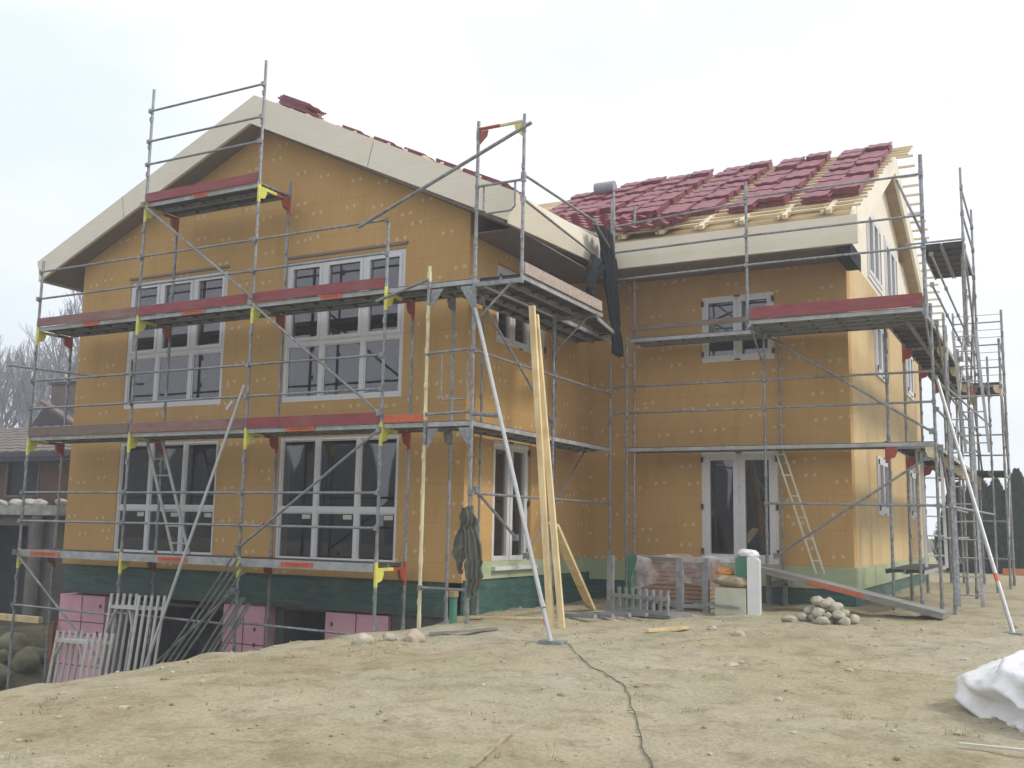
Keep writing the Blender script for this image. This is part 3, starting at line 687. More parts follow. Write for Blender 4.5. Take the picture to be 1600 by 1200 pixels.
# wire loop hanging from the rail
o = MB(); o.path([(8.7, .02, 2.95), (8.7, .02, 2.35), (8.74, .02, 2.3), (9.08, .02, 2.3), (9.12, .02, 2.35), (9.12, .02, 2.95)], .012, 6); o.build('gate_loop', M['steel'], A.r)
A.rail((8.46, 0, -.3), (9.2, 0, -.3)); A.rail((3*B, -.03, -1.0), (9.2, -.03, -.95))

# --- B: side scaffold along the recess
S = Scaf('tube scaffold along the recessed side wall with wide cantilevered upper platform', (9.2, 2.5, -.7))
S.post(9.22, 0, gz(9.22, 0), 6.30, r=.026)
for y, zt in ((2.57, 4.0), (4.95, 3.6)): S.post(9.22, y, gz(9.22, y), zt)
for y in (1.31, 3.9): S.post(8.62, y, gz(8.7, y), 4.0, r=.02)
S.post(9.96, 0, 3.86, 6.28, base=False); S.post(9.40, 4.55, 3.9, 6.5, base=False)
for z in (2,): S.deck((9.22, .06), (9.22, 5.0), .64, z, (-1, 0))
S.deck((9.22, .06), (9.22, 4.9), .64, 4, (-1, 0)); S.deck((9.96, .03), (9.96, 2.85), .70, 4, (-1, 0)); S.deck((9.85, 2.9), (9.6, 4.3), .34, 3.98, (-1, 0), 1)
S.toe((9.97, .05), (9.97, 2.75), 4, 'toe_pink', .16)
for y in (0, 2.57):
    m_ = MB(); m_.beam((9.22, y, 3.9), (9.98, y, 3.9), .05, .06); m_.tube((9.22, y, 3.35), (9.8, y, 3.88), .018); m_.tube((9.22, y, 3.3), (9.22, y, 3.95), .034)
    m_.build('cantilever_bracket', M['steel'], S.r)
for xa, xb, za, zb in ((9.19, 8.98, 3.9, 3.55), (8.5, 8.7, 3.9, 3.6), (8.5, 8.68, 1.9, 1.6), (9.19, 9.0, 1.9, 1.6)):
    MB().prism([(xa, 0, za), (xb, 0, za), (xa, 0, zb)], (0, .012, 0)).build('gusset', M['steel'], S.r)
for z in (2.97, 1.0): S.rail((9.24, 0, z), (9.24, 2.57, z)); S.rail((9.24, 2.57, z), (9.24, 4.95, z))
S.brace((9.25, .15, 3.7), (9.25, 2.5, 2.2)); S.brace((9.25, .1, 1.05), (9.25, 1.3, .4)); S.brace((8.75, 2.6, .1), (8.75, 4.9, 1.95), .015)
S.rail((9.96, 0, 5.4), (9.96, 2.5, 5.4+.02)); S.rail((9.96, 2.5, 5.4), (9.45, 4.5, 5.45)); S.rail((9.96, 0, 5.05), (9.45, 4.6, 5.15)); S.rail((9.22, 0, 5.33), (9.96, 0, 5.33))
# painted end frame at the very top
m_ = MB(); m_.tube((9.22, 0, 6.18), (9.58, 0, 6.18), .026, mat=M['red_paint']); m_.prism([(9.24, 0, 6.15), (9.38, 0, 6.15), (9.36, 0, 6.06), (9.24, 0, 5.95)], (0, .012, 0), M['red_paint']); m_.build('end_frame', None, S.r)
m_ = MB(); m_.tube((9.58, 0, 6.18), (9.96, 0, 6.18), .026, mat=M['pale_yellow']); m_.prism([(9.94, 0, 6.15), (9.80, 0, 6.15), (9.82, 0, 6.06), (9.94, 0, 5.95)], (0, .012, 0), M['yellow']); m_.build('end_frame', None, S.r)
m_ = MB(); m_.path([(9.32, .02, 5.33), (9.32, .02, 4.98), (9.37, .02, 4.92), (9.76, .02, 4.92), (9.82, .02, 4.98), (9.82, .02, 5.33)], .015, 6); m_.build('gate_loop', M['steel'], S.r)
for (a, b) in (((8.55, 4.1, 6.1), (9.3, 4.7, 5.75)), ((8.2, 6.2, 6.75), (9.2, 6.2, 6.35))):
    m_ = MB(); m_.tube(a, b, .024); m_.tube(V(*a)+V(.12, 0, -.06), V(*a)+V(.05, 0, -.45), .012); m_.tube(V(*a)+V(-.02, 0, -.02), V(*a)+V(-.02, 0, .08), .016); m_.build('loose_tube', M['steel'], S.r)
m_ = MB(); m_.tube((9.27, -.05, 3.55), (11.15, -1.4, gz(11.15, -1.4)), .027); m_.tube((10.95, -1.26, -.28), (11.0, -1.3, -.36), .031, mat=None)
rk = m_.build('raking_tube', M['alu'], S.r)
m_ = MB(); m_.box(11.02, 11.3, -1.46, -1.28, gz(11.15, -1.4)-.02, gz(11.15, -1.4)+.03); sub(m_, 'base_plate', M['steel_dark'], rk, S.b)
m_ = MB(); m_.tube((11.02, -1.307, -.47), (11.05, -1.33, -.54), .029); sub(m_, 'orange_ring', M['orange'], rk, S.b)
m_ = MB(); m_.tube((9.25, -.04, 2.08), (9.95, -.5, 1.98), .028); m_.build('coupler_tube', M['steel'], S.r)

# --- R: scaffold in front of the right wing
T = Scaf('tube scaffold in front of the right wing with long bare middle deck', (12, 5, -.7))
T.post(9.52, 5.0, gz(9.52, 5), 4.0); T.post(9.62, 5.12, gz(9.6, 5.1), 6.5); T.post(9.52, 4.35, 3.9, 6.55, base=False)
T.post(11.99, 5.07, gz(12, 5.07), 4.0); T.post(14.65, 5.07, gz(14.65, 5.07), 4.2)
T.post(11.92, 4.3, 4.0, 6.36, base=False); T.post(14.66, 4.3, 3.8, 6.4, base=False, r=.03); T.post(12.15, 5.5, gz(12.15, 5.5), 3.9, r=.02)
T.deck((9.45, 5.05), (11.97, 5.05), .50, 2, (0, 1)); T.deck((12.0, 5.05), (14.65, 5.05), .50, 2, (0, 1))
T.deck((9.6, 4.95), (11.9, 4.95), .60, 3.97, (0, 1)); T.deck((11.95, 4.3), (14.64, 4.3), 1.25, 4, (0, 1), 4)
T.toe((11.97, 4.29), (14.62, 4.29), 4, 'toe_red', .2); T.toe((9.6, 4.93), (11.9, 4.93), 4.1, 'toe_brown', .09)
for z in (4.92, 5.42, 6.08):
    T.rail((11.92, 4.26, z), (14.66, 4.26, z))
for z in (4.92, 5.42): T.rail((9.52, 4.35, z), (11.92, 4.26, z))
T.rail((9.52, 4.35, 5.9), (11.92, 4.26, 6.0))
for z in (2.62, 3.1): T.rail((9.3, 5.03, z), (11.99, 5.03, z)); T.rail((11.99, 5.03, z), (14.65, 5.03, z))
T.rail((11.99, 5.03, 1.02), (14.65, 5.03, 1.0))
T.brace((12.05, 5.0, 3.85), (14.6, 5.0, 2.15)); T.brace((12.1, 5.2, .15), (14.5, 5.2, 1.75))
for x in (11.95, 14.63):
    m_ = MB(); m_.beam((x, 4.28, 3.9), (x, 5.5, 3.9), .05, .06); m_.tube((x, 4.4, 3.88), (x, 5.07, 3.45), .018); m_.build('cantilever_bracket', M['steel'], T.r)
m_ = MB(); m_.tube((14.30, 4.3, 6.05), (14.70, 4.3, 5.0), .02); m_.build('diagonal_brace', M['steel'], T.r)

# --- G: scaffold round the gable end, right
G = Scaf('dense tube scaffold tower along the right gable wall, rising at the far right', (14.3, 10, -.7))
GY = [5.07+B*k for k in range(5)]
for k, y in enumerate(GY):
    if k: G.post(14.65, y, gz(14.65, y), (6, 6.3, 6.2, 6.2, 6.2)[k] if k > 2 else 4.3)
    G.post(13.92, y if k else 5.35, gz(13.92, y), 4.0)
G.post(14.98, 8.1, 4.0, 7.4, base=False, r=.022); G.post(14.98, 10.9, 3.6, 7.4, base=False, r=.022)
for k in range(4):
    a, b = GY[k], GY[k+1]
    for z in (2, 4): G.deck((14.65, a+.03), (14.65, b-.03), .70, z, (-1, 0))
    for z in ((2.5, 3.0, 4.5, 5.0)): G.rail((14.69, a, z), (14.69, b, z))
G.deck((14.4, 5.3), (14.4, 9.0), .6, .0, (-1, 0)); G.deck((14.98, 8.15), (14.98, 10.85), .76, 6, (-1, 0))
for z in (6.5, 7.0): G.rail((14.98, 8.1, z), (14.98, 10.9, z))
for y in (8.1,): G.rail((14.0, y, 6.02), (14.98, y, 6.02), name='end_rail')
for k in range(1, 5):
    for z in (2, 4): G.frame((14.65, GY[k]), (13.92, GY[k]), z, 'pale_yellow', bar=False)
G.frame((14.65, 5.1), (13.92, 5.1), 2, 'pale_yellow', bar=False)
for x, y, zt in ((14.80, 5.5, 4.1), (14.9, 8.8, 6.0), (14.35, 5.2, 2.0), (15.1, 12.0, 4.4)): G.post(x, y, gz(x, y), zt, r=.022)
G.rail((14.80, 5.5, 2.9), (15.1, 12.0, 2.9)); G.rail((14.80, 5.5, 1.0), (15.1, 12.0, 1.0))
G.brace((14.72, 5.2, 3.9), (14.72, 7.6, 2.1)); G.brace((14.72, 10.2, 3.9), (14.72, 7.64, 2.1)); G.brace((14.72, 10.2, 4.1), (14.72, 12.7, 5.9)); G.brace((14.72, 12.7, 3.9), (14.72, 15.3, 2.1)); G.brace((14.72, 7.6, .1), (14.72, 5.1, 1.9))
G.brace((14.98, 10.8, 5.9), (14.72, 12.78, 4.05)); G.brace((14.98, 8.2, 5.9), (14.98, 10.8, 4.2))
for z in (.5, 1.0): G.rail((14.69, GY[0], z), (14.69, GY[1], z)); G.rail((14.69, GY[1], z), (14.69, GY[2], z))
# far end: closely railed guard frame
G.post(15.3, 15.4, gz(15.3, 15.4), 6.1, r=.03); G.post(14.2, 15.4, gz(14.2, 15.4), 6.1)
G.deck((15.3, 13.2), (15.3, 15.4), .64, 4, (-1, 0)); G.deck((15.3, 13.2), (15.3, 15.4), .64, 2, (-1, 0))
for i in range(11):
    z = 4.1+i*.19; G.rail((14.2, 15.42, z), (15.3, 15.42, z), .008 if i % 3 else .018, 'guard_rail')
for z in (0.0, .9, 2.5, 3.0): G.rail((14.2, 15.42, z), (15.3, 15.42, z))
G.post(15.3, 13.2, gz(15.3, 13.2), 5.0); G.rail((15.3, 13.2, 4.95), (15.3, 15.4, 4.95)); G.rail((15.3, 13.2, 4.5), (15.3, 15.4, 4.5)); G.rail((15.3, 13.2, 3.0), (15.3, 15.4, 3.0))
G.frame((15.3, 13.2), (14.65, 13.2), 4, 'pale_yellow', bar=False); G.brace((15.3, 13.2, 3.9), (15.3, 15.4, 2.1)); G.brace((15.3, 15.4, 1.9), (15.3, 13.2, .1))
m_ = MB(); m_.tube((14.72, 4.95, 2.95), (15.70, 2.70, gz(15.7, 2.7)), .028)
rk = m_.build('raking_tube', M['alu'], G.r)
def on_(a, b, t): return V(*a)+(V(*b)-V(*a))*t
RA, RB = (14.72, 4.95, 2.95), (15.70, 2.70, gz(15.7, 2.7))
m_ = MB(); m_.tube(on_(RA, RB, .80), on_(RA, RB, .825), .033); sub(m_, 'orange_ring', M['orange'], rk, G.b)
m_ = MB(); m_.box(15.6, 15.8, 2.62, 2.78, RB[2]-.02, RB[2]+.02); sub(m_, 'base_plate', M['steel_dark'], rk, G.b)

# ------------------------------------------------------------------ ladders
def ladder(label, a, b, w, wdir, mat='alu', rung=.28, rail_w=.05, group=None):
    """a bottom, b top of one rail; other rail offset by w*wdir"""
    t = thing('ladder', label, 'ladder', a, group); a, b, wd = V(*a), V(*b), V(*wdir).normalized()*w
    for off in (V(0, 0, 0), wd):
        m_ = MB(); m_.beam(a+off, b+off, .025, rail_w, wd); m_.build('side_rail', M[mat], t)
    L_ = (b-a).length; n = int(L_/rung)
    for i in range(n):
        m_ = MB(); p = lerp(a, b, (i+.6)/n); m_.tube(p, p+wd, .014, 6); m_.build('rung', M[mat], t)
    return t
ladder('aluminium ladder leaning inside the front scaffold before the lower left window', (3.28, .45, .01), (2.46, .45, 1.98), .36, (1, 0, 0))
ladder('narrow pale ladder running down from the middle deck of the right wing scaffold', (12.76, 5.18, -.12), (12.08, 5.3, 1.99), .13, (1, .05, 0), 'cream', .33, .028)
ladder('tall ladder leaning in the right gable scaffold above the middle deck', (14.9, 7.6, 2.0), (14.75, 7.9, 4.25), .38, (1, 0, 0))
ladder('long ladder reaching from the ground to the middle deck beside the right tower', (14.85, 5.6, -.55), (14.75, 6.6, 2.6), .34, (.8, .2, 0), 'steel')
ladder('ladder with sunlight painted white on its rails, standing against the gable wall inside the right scaffold', (14.33, 6.2, .02), (14.28, 6.5, 1.95), .32, (.9, .35, 0), 'white_slab')  # white colour stands in for sun catching the rails

# ------------------------------------------------------------------ leaning frames, planks, props
def hframe(x, y, zb, h, label, wid=.65, lean=.12, dx=0, gus=True):
    t = thing('upright_frame', label, 'frame', (x, y, zb), 'scaffold frames leaning against the scaffold')
    for k, ox in enumerate((0, wid)):
        m_ = MB(); m_.tube((x+ox, y, zb), (x+ox+dx, y+lean, zb+h), .024); m_.build('upright', M['frame_paint'], t)
    P = lambda f, ox: V(x+ox+dx*f, y+lean*f, zb+h*f)
    m_ = MB(); m_.beam(P(.9, 0), P(.9, wid), .045, .05); m_.build('crossbar', M['frame_paint'], t)
    m_ = MB(); m_.beam(P(.28, 0), P(.28, wid), .04, .04); m_.build('crossbar', M['frame_paint'], t)
    for ox, sg in ((0, 1), (wid, -1)) if gus else ():
        m_ = MB(); m_.beam(P(.72, ox+sg*.02), P(.88, ox+sg*.16), .012, .05, (0, 1, 0)); m_.build('corner_gusset', M['frame_paint'], t)
for i in range(5):
    hframe(2.74+i*.085, -.50+i*.05, -2.62, 2.0, '%s from left of five tall grey frames leaning beside the cellar' % ords[i], .62, dx=.12, gus=i == 0)
for i in range(5):
    hframe(2.06+i*.08, -.90+i*.05, -2.66, 1.45, '%s from left of five short grey frames before the tall frames' % ords[i], .70, dx=.1, gus=i == 0)
bar_spots = [((5.22+.085*k, -.18-.02*k, .07-.07*k), (3.66+.115*k, -.62, -2.35)) for k in range(4)]+[((5.42+.075*k, -.26-.02*k, -.48-.05*(k % 2)-.04*k), (4.42+.11*k, -.66, -2.35)) for k in range(5)]
for i, (a, b) in enumerate(bar_spots):
    o_ = MB().beam(b, a, .045, .028, (-.5, -.6, .5), w2=.035).build('steel_plank', M['grey_bar'], rel=b)
    tag(o_, '%s from left of the grey bars leaning in a bundle on the front scaffold' % ords[i], 'plank', 'grey bars leaning in a bundle')
def timber(label, a, b, w, h, name='plank', mat='plank', cat='plank', upv=(0, 1, .2), group=None):
    return tag(MB().beam(a, b, w, h, upv).build(name, M[mat], rel=a), label, cat, group)
timber('long thick fresh plank leaning steeply under the cantilevered platform, front one', (10.46, .02, -.74), (9.92, .40, 3.62), .085, .05, group='fresh planks leaning at the platform')
timber('second long fresh plank leaning close behind the front one', (10.62, .02, -.74), (9.95, .46, 3.5), .08, .04, group='fresh planks leaning at the platform')
timber('shorter fresh plank slanting to the right at the foot of the long planks', (9.78, 2.86, -.68), (10.28, .44, .60), .15, .04, group='fresh planks leaning at the platform')
timber('short pale board lying on the soil before the grey rack', (11.66, .30, gz(11.66, .3)+.03), (12.0, .86, gz(12, .86)+.03), .08, .03, upv=(0, 0, 1))
timber('pale slat lying on the ground at the right edge below the white bag', (15.62, -4.55, gz(15.62, -4.55)+.03), (16.35, -4.42, gz(16.35, -4.42)+.03), .035, .015, mat='cream', upv=(0, 0, 1))
timber('faint pale lath half buried in the soil at the bottom of the picture', (13.12, -6.55, gz(13.12, -6.55)+.02), (12.88, -5.6, gz(12.88, -5.6)+.012), .02, .01, mat='sack', upv=(0, 0, 1))
timber('thin board lying on the ground behind the raking prop', (8.95, .56, gz(8.95, .56)+.03), (9.95, .8, gz(9.95, .8)+.03), .09, .025, upv=(0, 0, 1))
timber('dark slat lying on the soil beside the boulders', (9.5, -1.35, gz(9.5, -1.35)+.03), (10.1, -.75, gz(10.1, -.75)+.02), .07, .03, mat='grey_plank', upv=(0, 0, 1))
# ramp
rp = thing('ramp', 'grey plank ramp with an orange stripe sloping down along the right wing', 'ramp', (13, 5.0, -.6))
m_ = MB(); m_.beam((11.95, 4.75, -.04), (14.75, 4.55, -.62), .55, .09); m_.build('ramp_board', M['grey_plank'], rp)
m_ = MB(); m_.beam((12.78, 4.405, -.215), (13.62, 4.345, -.39), .006, .06); m_.build('orange_stripe', M['orange'], rp)
m_ = MB()
for z in (-.12, -.3): m_.box(11.98, 12.3, 5.1, 5.5, z-.02, z+.02)
m_.box(12.0, 12.04, 5.1, 5.14, -.7, -.1); m_.box(12.26, 12.3, 5.1, 5.14, -.7, -.1); m_.build('trestle', M['steel_dark'], rp)
pt = MB(); pt.tube((8.85, .25, gz(8.85, .25)-.1), (8.85, .25, -.42), .055, 14, M['green_panel']); pt.tube((8.85, .25, -.42), (8.85, .25, -.34), .07, 14, M['sack'])
tag(pt.build('drain_pipe', None, rel=(8.85, .25, -.8)), 'short green pipe with a brown cap standing in the soil under the corner', 'pipe')

# ------------------------------------------------------------------ cloths
def drape(name, label, cat, pts, mat, folds=5, amp=.05, nu=22, nv=26, th=.012, side=(0, 1, 0), out=(1, 0, 0), rag=.03, seed=1):
    """pts: list of (centre xyz, width) from top to bottom"""
    s_, o_ = V(*side).normalized(), V(*out).normalized(); vs = []
    for j in range(nv+1):
        t = j/nv*(len(pts)-1); k = min(int(t), len(pts)-2); f = t-k; f = f*f*(3-2*f)
        c = V(*pts[k][0]).lerp(V(*pts[k+1][0]), f); w = lerp(pts[k][1], pts[k+1][1], f)
        for i in range(nu+1):
            u = i/nu-.5; ph = folds*2*math.pi*(u+.5)
            n = noise.noise((u*4+seed, j*.22, seed*2.1))
            p = c+s_*(u*w)+o_*(amp*math.sin(ph+.6*math.sin(j*.3))+amp*1.2*n)
            if j == nv: p.z += rag*noise.noise((u*9, seed, 3))*2
            p += s_*(rag*noise.noise((j*.35, seed*3, u*2)))
            vs.append(p)
    n_ = nu+1; fs = [(j*n_+i, j*n_+i+1, (j+1)*n_+i+1, (j+1)*n_+i) for j in range(nv) for i in range(nu)]
    ob = MB().add(vs, fs).build(name, M[mat], rel=pts[-1][0], smooth=True)
    md = ob.modifiers.new('thick', 'SOLIDIFY'); md.thickness = th
    return tag(ob, label, cat) if label else ob
tp = thing('tarpaulin', 'charcoal tarpaulin hanging in a long strip from the eave corner between both wings', 'tarpaulin', (9.5, 4, 3.6))
def kid(o_, par):
    o_.location = o_.location-parent_loc(par); o_.parent = par; return o_
kid(drape('hanging_strip', None, None, [((9.55, 3.80, 5.74), .80), ((9.58, 3.95, 5.3), .66), ((9.60, 4.08, 4.7), .62), ((9.58, 4.3, 4.1), .46), ((9.58, 4.4, 3.58), .42)], 'tarp', 3, .045, seed=3), tp)
kid(drape('hanging_flap', None, None, [((9.60, 3.45, 5.08), .75), ((9.62, 3.2, 4.85), .5), ((9.62, 3.1, 4.5), .26), ((9.62, 3.12, 4.32), .04)], 'tarp', 2, .05, seed=5), tp)
jk = thing('work_jacket', 'dark olive cloth hanging from the corner post above the plinth', 'jacket', (9.25, -.1, -.3))
kid(drape('body', None, None, [((9.27, -.06, .82), .04), ((9.30, -.07, .55), .16), ((9.36, -.08, .10), .30), ((9.37, -.08, -.12), .26), ((9.34, -.08, -.36), .10)], 'cloth', 3.4, .022, side=(1, 0, 0), out=(0, -1, 0), seed=8, rag=.07), jk)
kid(drape('sleeve', None, None, [((9.17, -.05, .80), .12), ((9.17, -.06, .55), .10), ((9.10, -.07, .22), .20), ((9.15, -.07, -.06), .07)], 'cloth', 2.2, .02, side=(1, 0, 0), out=(0, -1, 0), seed=11, rag=.06), jk)

# ------------------------------------------------------------------ white bag at the right edge
bgc = V(16.60, -3.12, -.68); vs = []; NU, NV = 180, 90
for j in range(NV+1):
    ph = math.pi*j/NV-math.pi/2
    for i in range(NU):
        th_ = 2*math.pi*i/NU; d = V(math.cos(ph)*math.cos(th_), math.cos(ph)*math.sin(th_), math.sin(ph))
        w_ = d+V(noise.noise(d*1.3), noise.noise(d*1.3+V(5, 5, 5)), noise.noise(d*1.3+V(9, 0, 3)))*.5
        rg = lambda f, o: 1-2*abs(noise.noise(w_*f+V(o, o*2, 3)))
        rr = 1+.10*noise.noise(d*1.4+V(3, 1, 0))+.16*(rg(1.7, 2)-.6)+.06*(rg(3.2, 5)-.6)+.016*(rg(7.5, 8)-.6)
        p = V(d.x*.83*rr, d.y*1.0*rr, d.z*.52*rr)
        tipd = V(-.93, .15, -.02).normalized(); k = max(0, d.dot(tipd)); p += tipd*(.30*k**8)
        if p.z < -.16: p.z = -.16+(p.z+.16)*.15
        vs.append(bgc+p)
fs = [(j*NU+i, j*NU+(i+1) % NU, (j+1)*NU+(i+1) % NU, (j+1)*NU+i) for j in range(NV) for i in range(NU)]
bgo = MB().add(vs, fs).build('bulk_bag', M['bag'], rel=(16.52, -3.0, -.8), smooth=True)
tag(bgo, 'big crumpled white plastic bag lying at the right edge', 'bag')

# ------------------------------------------------------------------ stones
def rock(x, y, z, s_, label, group, mat='stone', name='stone', flat=.75):
    bm = bmesh.new(); bmesh.ops.create_icosphere(bm, subdivisions=3, radius=1); sd_ = random.random()*50
    sx, sy, sz = s_*random.uniform(.85, 1.2), s_*random.uniform(.8, 1.1), s_*flat*random.uniform(.85, 1.15)
    for v in bm.verts:
        k = 1+.28*noise.noise(v.co*1.2+V(sd_, 0, 0))+.07*noise.noise(v.co*3.5+V(0, sd_, 0)); v.co = V(v.co.x*sx*k, v.co.y*sy*k, v.co.z*sz*k)
    for f in bm.faces: f.smooth = True
    me = bpy.data.meshes.new(name); bm.to_mesh(me); bm.free(); me.materials.append(M[mat])
    o_ = bpy.data.objects.new(name, me); col.objects.link(o_); o_.location = (x, y, z); o_.rotation_euler = (random.uniform(-.3, .3), random.uniform(-.3, .3), random.uniform(0, 6))
    return tag(o_, label, 'stone', group)
pr = random.Random(3); pile = []
for lay, (n_, rx, ry) in enumerate(((15, .36, .30), (9, .24, .20), (4, .12, .09))):
    for k in range(n_):
        a_ = 6.283*k/n_+lay*.7+pr.uniform(-.2, .2); f = 1 if k % 2 or lay else .55; pile.append((13.36+math.cos(a_)*rx*f, 2.85+math.sin(a_)*ry*f, lay*.10+pr.uniform(-.02, .02)))
for x, y, dz in pile: rock(x, y, gz(x, y)+.04+dz, pr.uniform(.06, .095), 'rounded beige fieldstone heaped in the pile below the plank ramp', 'fieldstones in the pile below the ramp', flat=.8)
rock(12.95, 2.40, gz(12.95, 2.4)+.03, .13, 'flat pale fieldstone lying in front of the left side of the stone pile', None, flat=.45)
rock(9.12, -2.2, gz(9.12, -2.2)+.04, .11, 'larger left boulder at the edge of the pit in front of the house', 'boulders at the pit edge')
rock(9.55, -1.75, gz(9.55, -1.75)+.04, .12, 'pinkish right boulder at the edge of the pit in front of the house', 'boulders at the pit edge', 'stone_pink')
rock(9.32, -1.95, gz(9.32, -1.95)+.03, .09, 'small middle stone between the two boulders at the pit edge', 'boulders at the pit edge')
rock(13.3, -1.7, gz(13.3, -1.7)+.01, .08, 'flat orange-brown stone lying alone on the soil in the middle', None, 'stone_pink', flat=.35)
rock(12.25, 1.1, gz(12.25, 1.1)+.02, .06, 'small pale stone right of the short pale board', None)
rock(12.75, .55, gz(12.75, .55)+.02, .07, 'small pale stone between the pale board and the fieldstone pile', None)
# loose gravel and clods
gr = MB(); ico = bmesh.new(); bmesh.ops.create_icosphere(ico, subdivisions=1, radius=1); iv = [v.co.copy() for v in ico.verts]; fi = [tuple(v.index for v in f.verts) for f in ico.faces]; ico.free()
for k in range(1800):
    x, y = random.uniform(7.4, 17.5), random.uniform(-8.5, 5)
    if noise.noise((x*.7, y*.7, 2)) < -.25 and random.random() < .7: continue
    s_ = random.choice((.006, .008, .01, .012, .016, .024)) if random.random() < .98 else .04; z = gz(x, y)
    c = V(x, y, z+s_*.1); sc = V(random.uniform(.7, 1.4), random.uniform(.7, 1.3), random.uniform(.4, .8))*s_
    gr.add([c+V(v.x*sc.x, v.y*sc.y, v.z*sc.z)*(1+.25*random.uniform(-1, 1)) for v in iv], fi, M['stone'] if random.random() < .5 else M['ground'])
tag(gr.build('gravel', None), 'loose pebbles and clods scattered over the dry soil', 'gravel', kind='stuff')
gs = MB()
for k in range(900):
    x, y = random.uniform(7.6, 16.5), random.uniform(-8, 4)
    if noise.noise((x*.9+4, y*.9, 5)) < .12+.02*(x-9): continue
    z = gz(x, y)
    for b_ in range(7):
        a_ = random.uniform(0, 6.28); h_ = random.uniform(.015, .05); px, py = x+random.uniform(-.05, .05), y+random.uniform(-.05, .05); w_ = .004
        dx, dy = math.cos(a_), math.sin(a_); gs.add([(px-dy*w_, py+dx*w_, z-.005), (px+dy*w_, py-dx*w_, z-.005), (px+dx*h_*.8, py+dy*h_*.8, z+h_)], [(0, 1, 2)])
tag(gs.build('grass', M['grass']), 'thin dry grass tufts on the soil', 'grass', kind='stuff')
# cable
cp = [(11.3, -1.3), (11.49, -1.64), (11.8, -2.15), (12.4, -2.95), (12.88, -3.5), (13.12, -4.0), (13.36, -4.5), (13.62, -5.1), (13.80, -5.5), (14.02, -5.94), (14.3, -6.7), (14.5, -7.6)]
pts = []
for (a, b) in zip(cp[:-1], cp[1:]):
    for k in range(6): t = k/6; x, y = lerp(a[0], b[0], t), lerp(a[1], b[1], t); x += .04*noise.noise((x*2, y*2, 8)); pts.append(V(x, y, gz(x, y)+.012))
tag(MB().path(pts, .0045, 6).build('cable', M['cable'], rel=(12.9, -3.5, -.8)), 'thin black cable running over the soil towards the camera', 'cable')

# ------------------------------------------------------------------ material in front of the right wing
rk = thing('steel_rack', 'grey steel pallet rack with four uprights in front of the right wing', 'rack', (10.9, 3.5, -.7))
for x, y in ((10.42, 3.5), (11.18, 3.0), (11.52, 3.2), (10.20, 3.9), (10.05, 3.0)):
    m_ = MB(); m_.beam((x, y, gz(x, y)-.05), (x, y, .14), .10, .08, (0, 1, 0)); m_.build('upright', M['steel_dark'], rk)
for a, b in (((10.42, 3.5, -.55), (11.18, 3.0, -.58)), ((11.18, 3.0, -.58), (11.52, 3.2, -.58)), ((11.18, 3.0, .10), (11.52, 3.2, .10)), ((10.42, 3.5, .10), (11.18, 3.0, .10)), ((10.2, 3.9, .1), (10.42, 3.5, .1))):
    m_ = MB(); m_.beam(a, b, .06, .06); m_.build('cross_rail', M['steel_dark'], rk)
bp_ = thing('brick_pallet', 'pallet of brown bricks under clear plastic film inside the grey rack', 'brick pallet', (10.85, 3.75, -.65))
m_ = MB()
for k in range(9): m_.box(10.45, 11.45, 3.45, 4.2, -.50+k*.066, -.50+k*.066+.058)
m_.build('bricks', M['brickpack'], bp_)
m_ = MB(); 
for x in (10.48, 10.9, 11.3): m_.box(x, x+.1, 3.45, 4.2, -.66, -.56)
m_.box(10.45, 11.45, 3.45, 4.2, -.56, -.51); m_.build('pallet', M['grey_plank'], bp_)
vs = []; nn = 18
for j in range(nn+1):
    for i in range(nn+1):
        u, v = i/nn, j/nn; x = 10.30+u*1.5-.05*math.sin(v*9); y = 3.35 if v < .55 else 3.35+(v-.55)*1.9
        z = -.45+v/.55*.58 if v < .55 else .14-.02*math.sin(u*14); z += .03*noise.noise((u*6, v*6, 2)); y += .035*noise.noise((u*7, v*5, 4)); 
        if v < .55: z = max(z, -.45+.5*abs(math.sin(u*2.6+.3))*(.4))
        vs.append((x, y, z))
fs = [(j*(nn+1)+i, j*(nn+1)+i+1, (j+1)*(nn+1)+i+1, (j+1)*(nn+1)+i) for j in range(nn) for i in range(nn)]
MB().add(vs, fs).build('plastic_film', M['film'], bp_, smooth=True)
cr_ = thing('steel_crate', 'low grey crate holding a row of upright scaffold tubes, left of the rack', 'crate', (10.9, 2.2, -.7))
for i in range(9):
    x, y = lerp(10.35, 11.35, i/8), lerp(2.35, 1.95, i/8); m_ = MB(); m_.tube((x, y, gz(x, y)), (x, y, -.30+.07*((i*3) % 3)), .03); m_.build('tube', M['steel'], cr_)
for z in (-.62, -.42):
    m_ = MB(); m_.beam((10.3, 2.30, z), (11.4, 1.87, z), .05, .05); m_.build('side_rail', M['steel_dark'], cr_)
m_ = MB(); m_.beam((10.35, 2.5, -.66), (11.5, 2.1, -.66), .5, .05); m_.build('base', M['steel_dark'], cr_)
tb = thing('steel_trestle', 'flat grey steel trestle lying on the soil left of the crate', 'trestle', (10.4, 1.6, -.7))
for k in range(4):
    m_ = MB(); m_.beam((10.1+.1*k, 1.2+.25*k, gz(10.3, 1.5)+.05), (10.7+.15*k, .9+.25*k, gz(10.6, 1.2)+.05), .06, .05); m_.build('bar', M['steel_dark'], tb)
m_ = MB(); m_.beam((10.05, 1.1, -.66), (10.5, 2.0, -.66), .06, .05); m_.build('bar', M['steel_dark'], tb)
tag(MB().box(9.95, 10.12, 3.95, 4.0, -.72, .13).build('green_panel', M['green_panel'], rel=(10, 4, -.7)), 'narrow green panel standing left of the grey rack', 'panel')
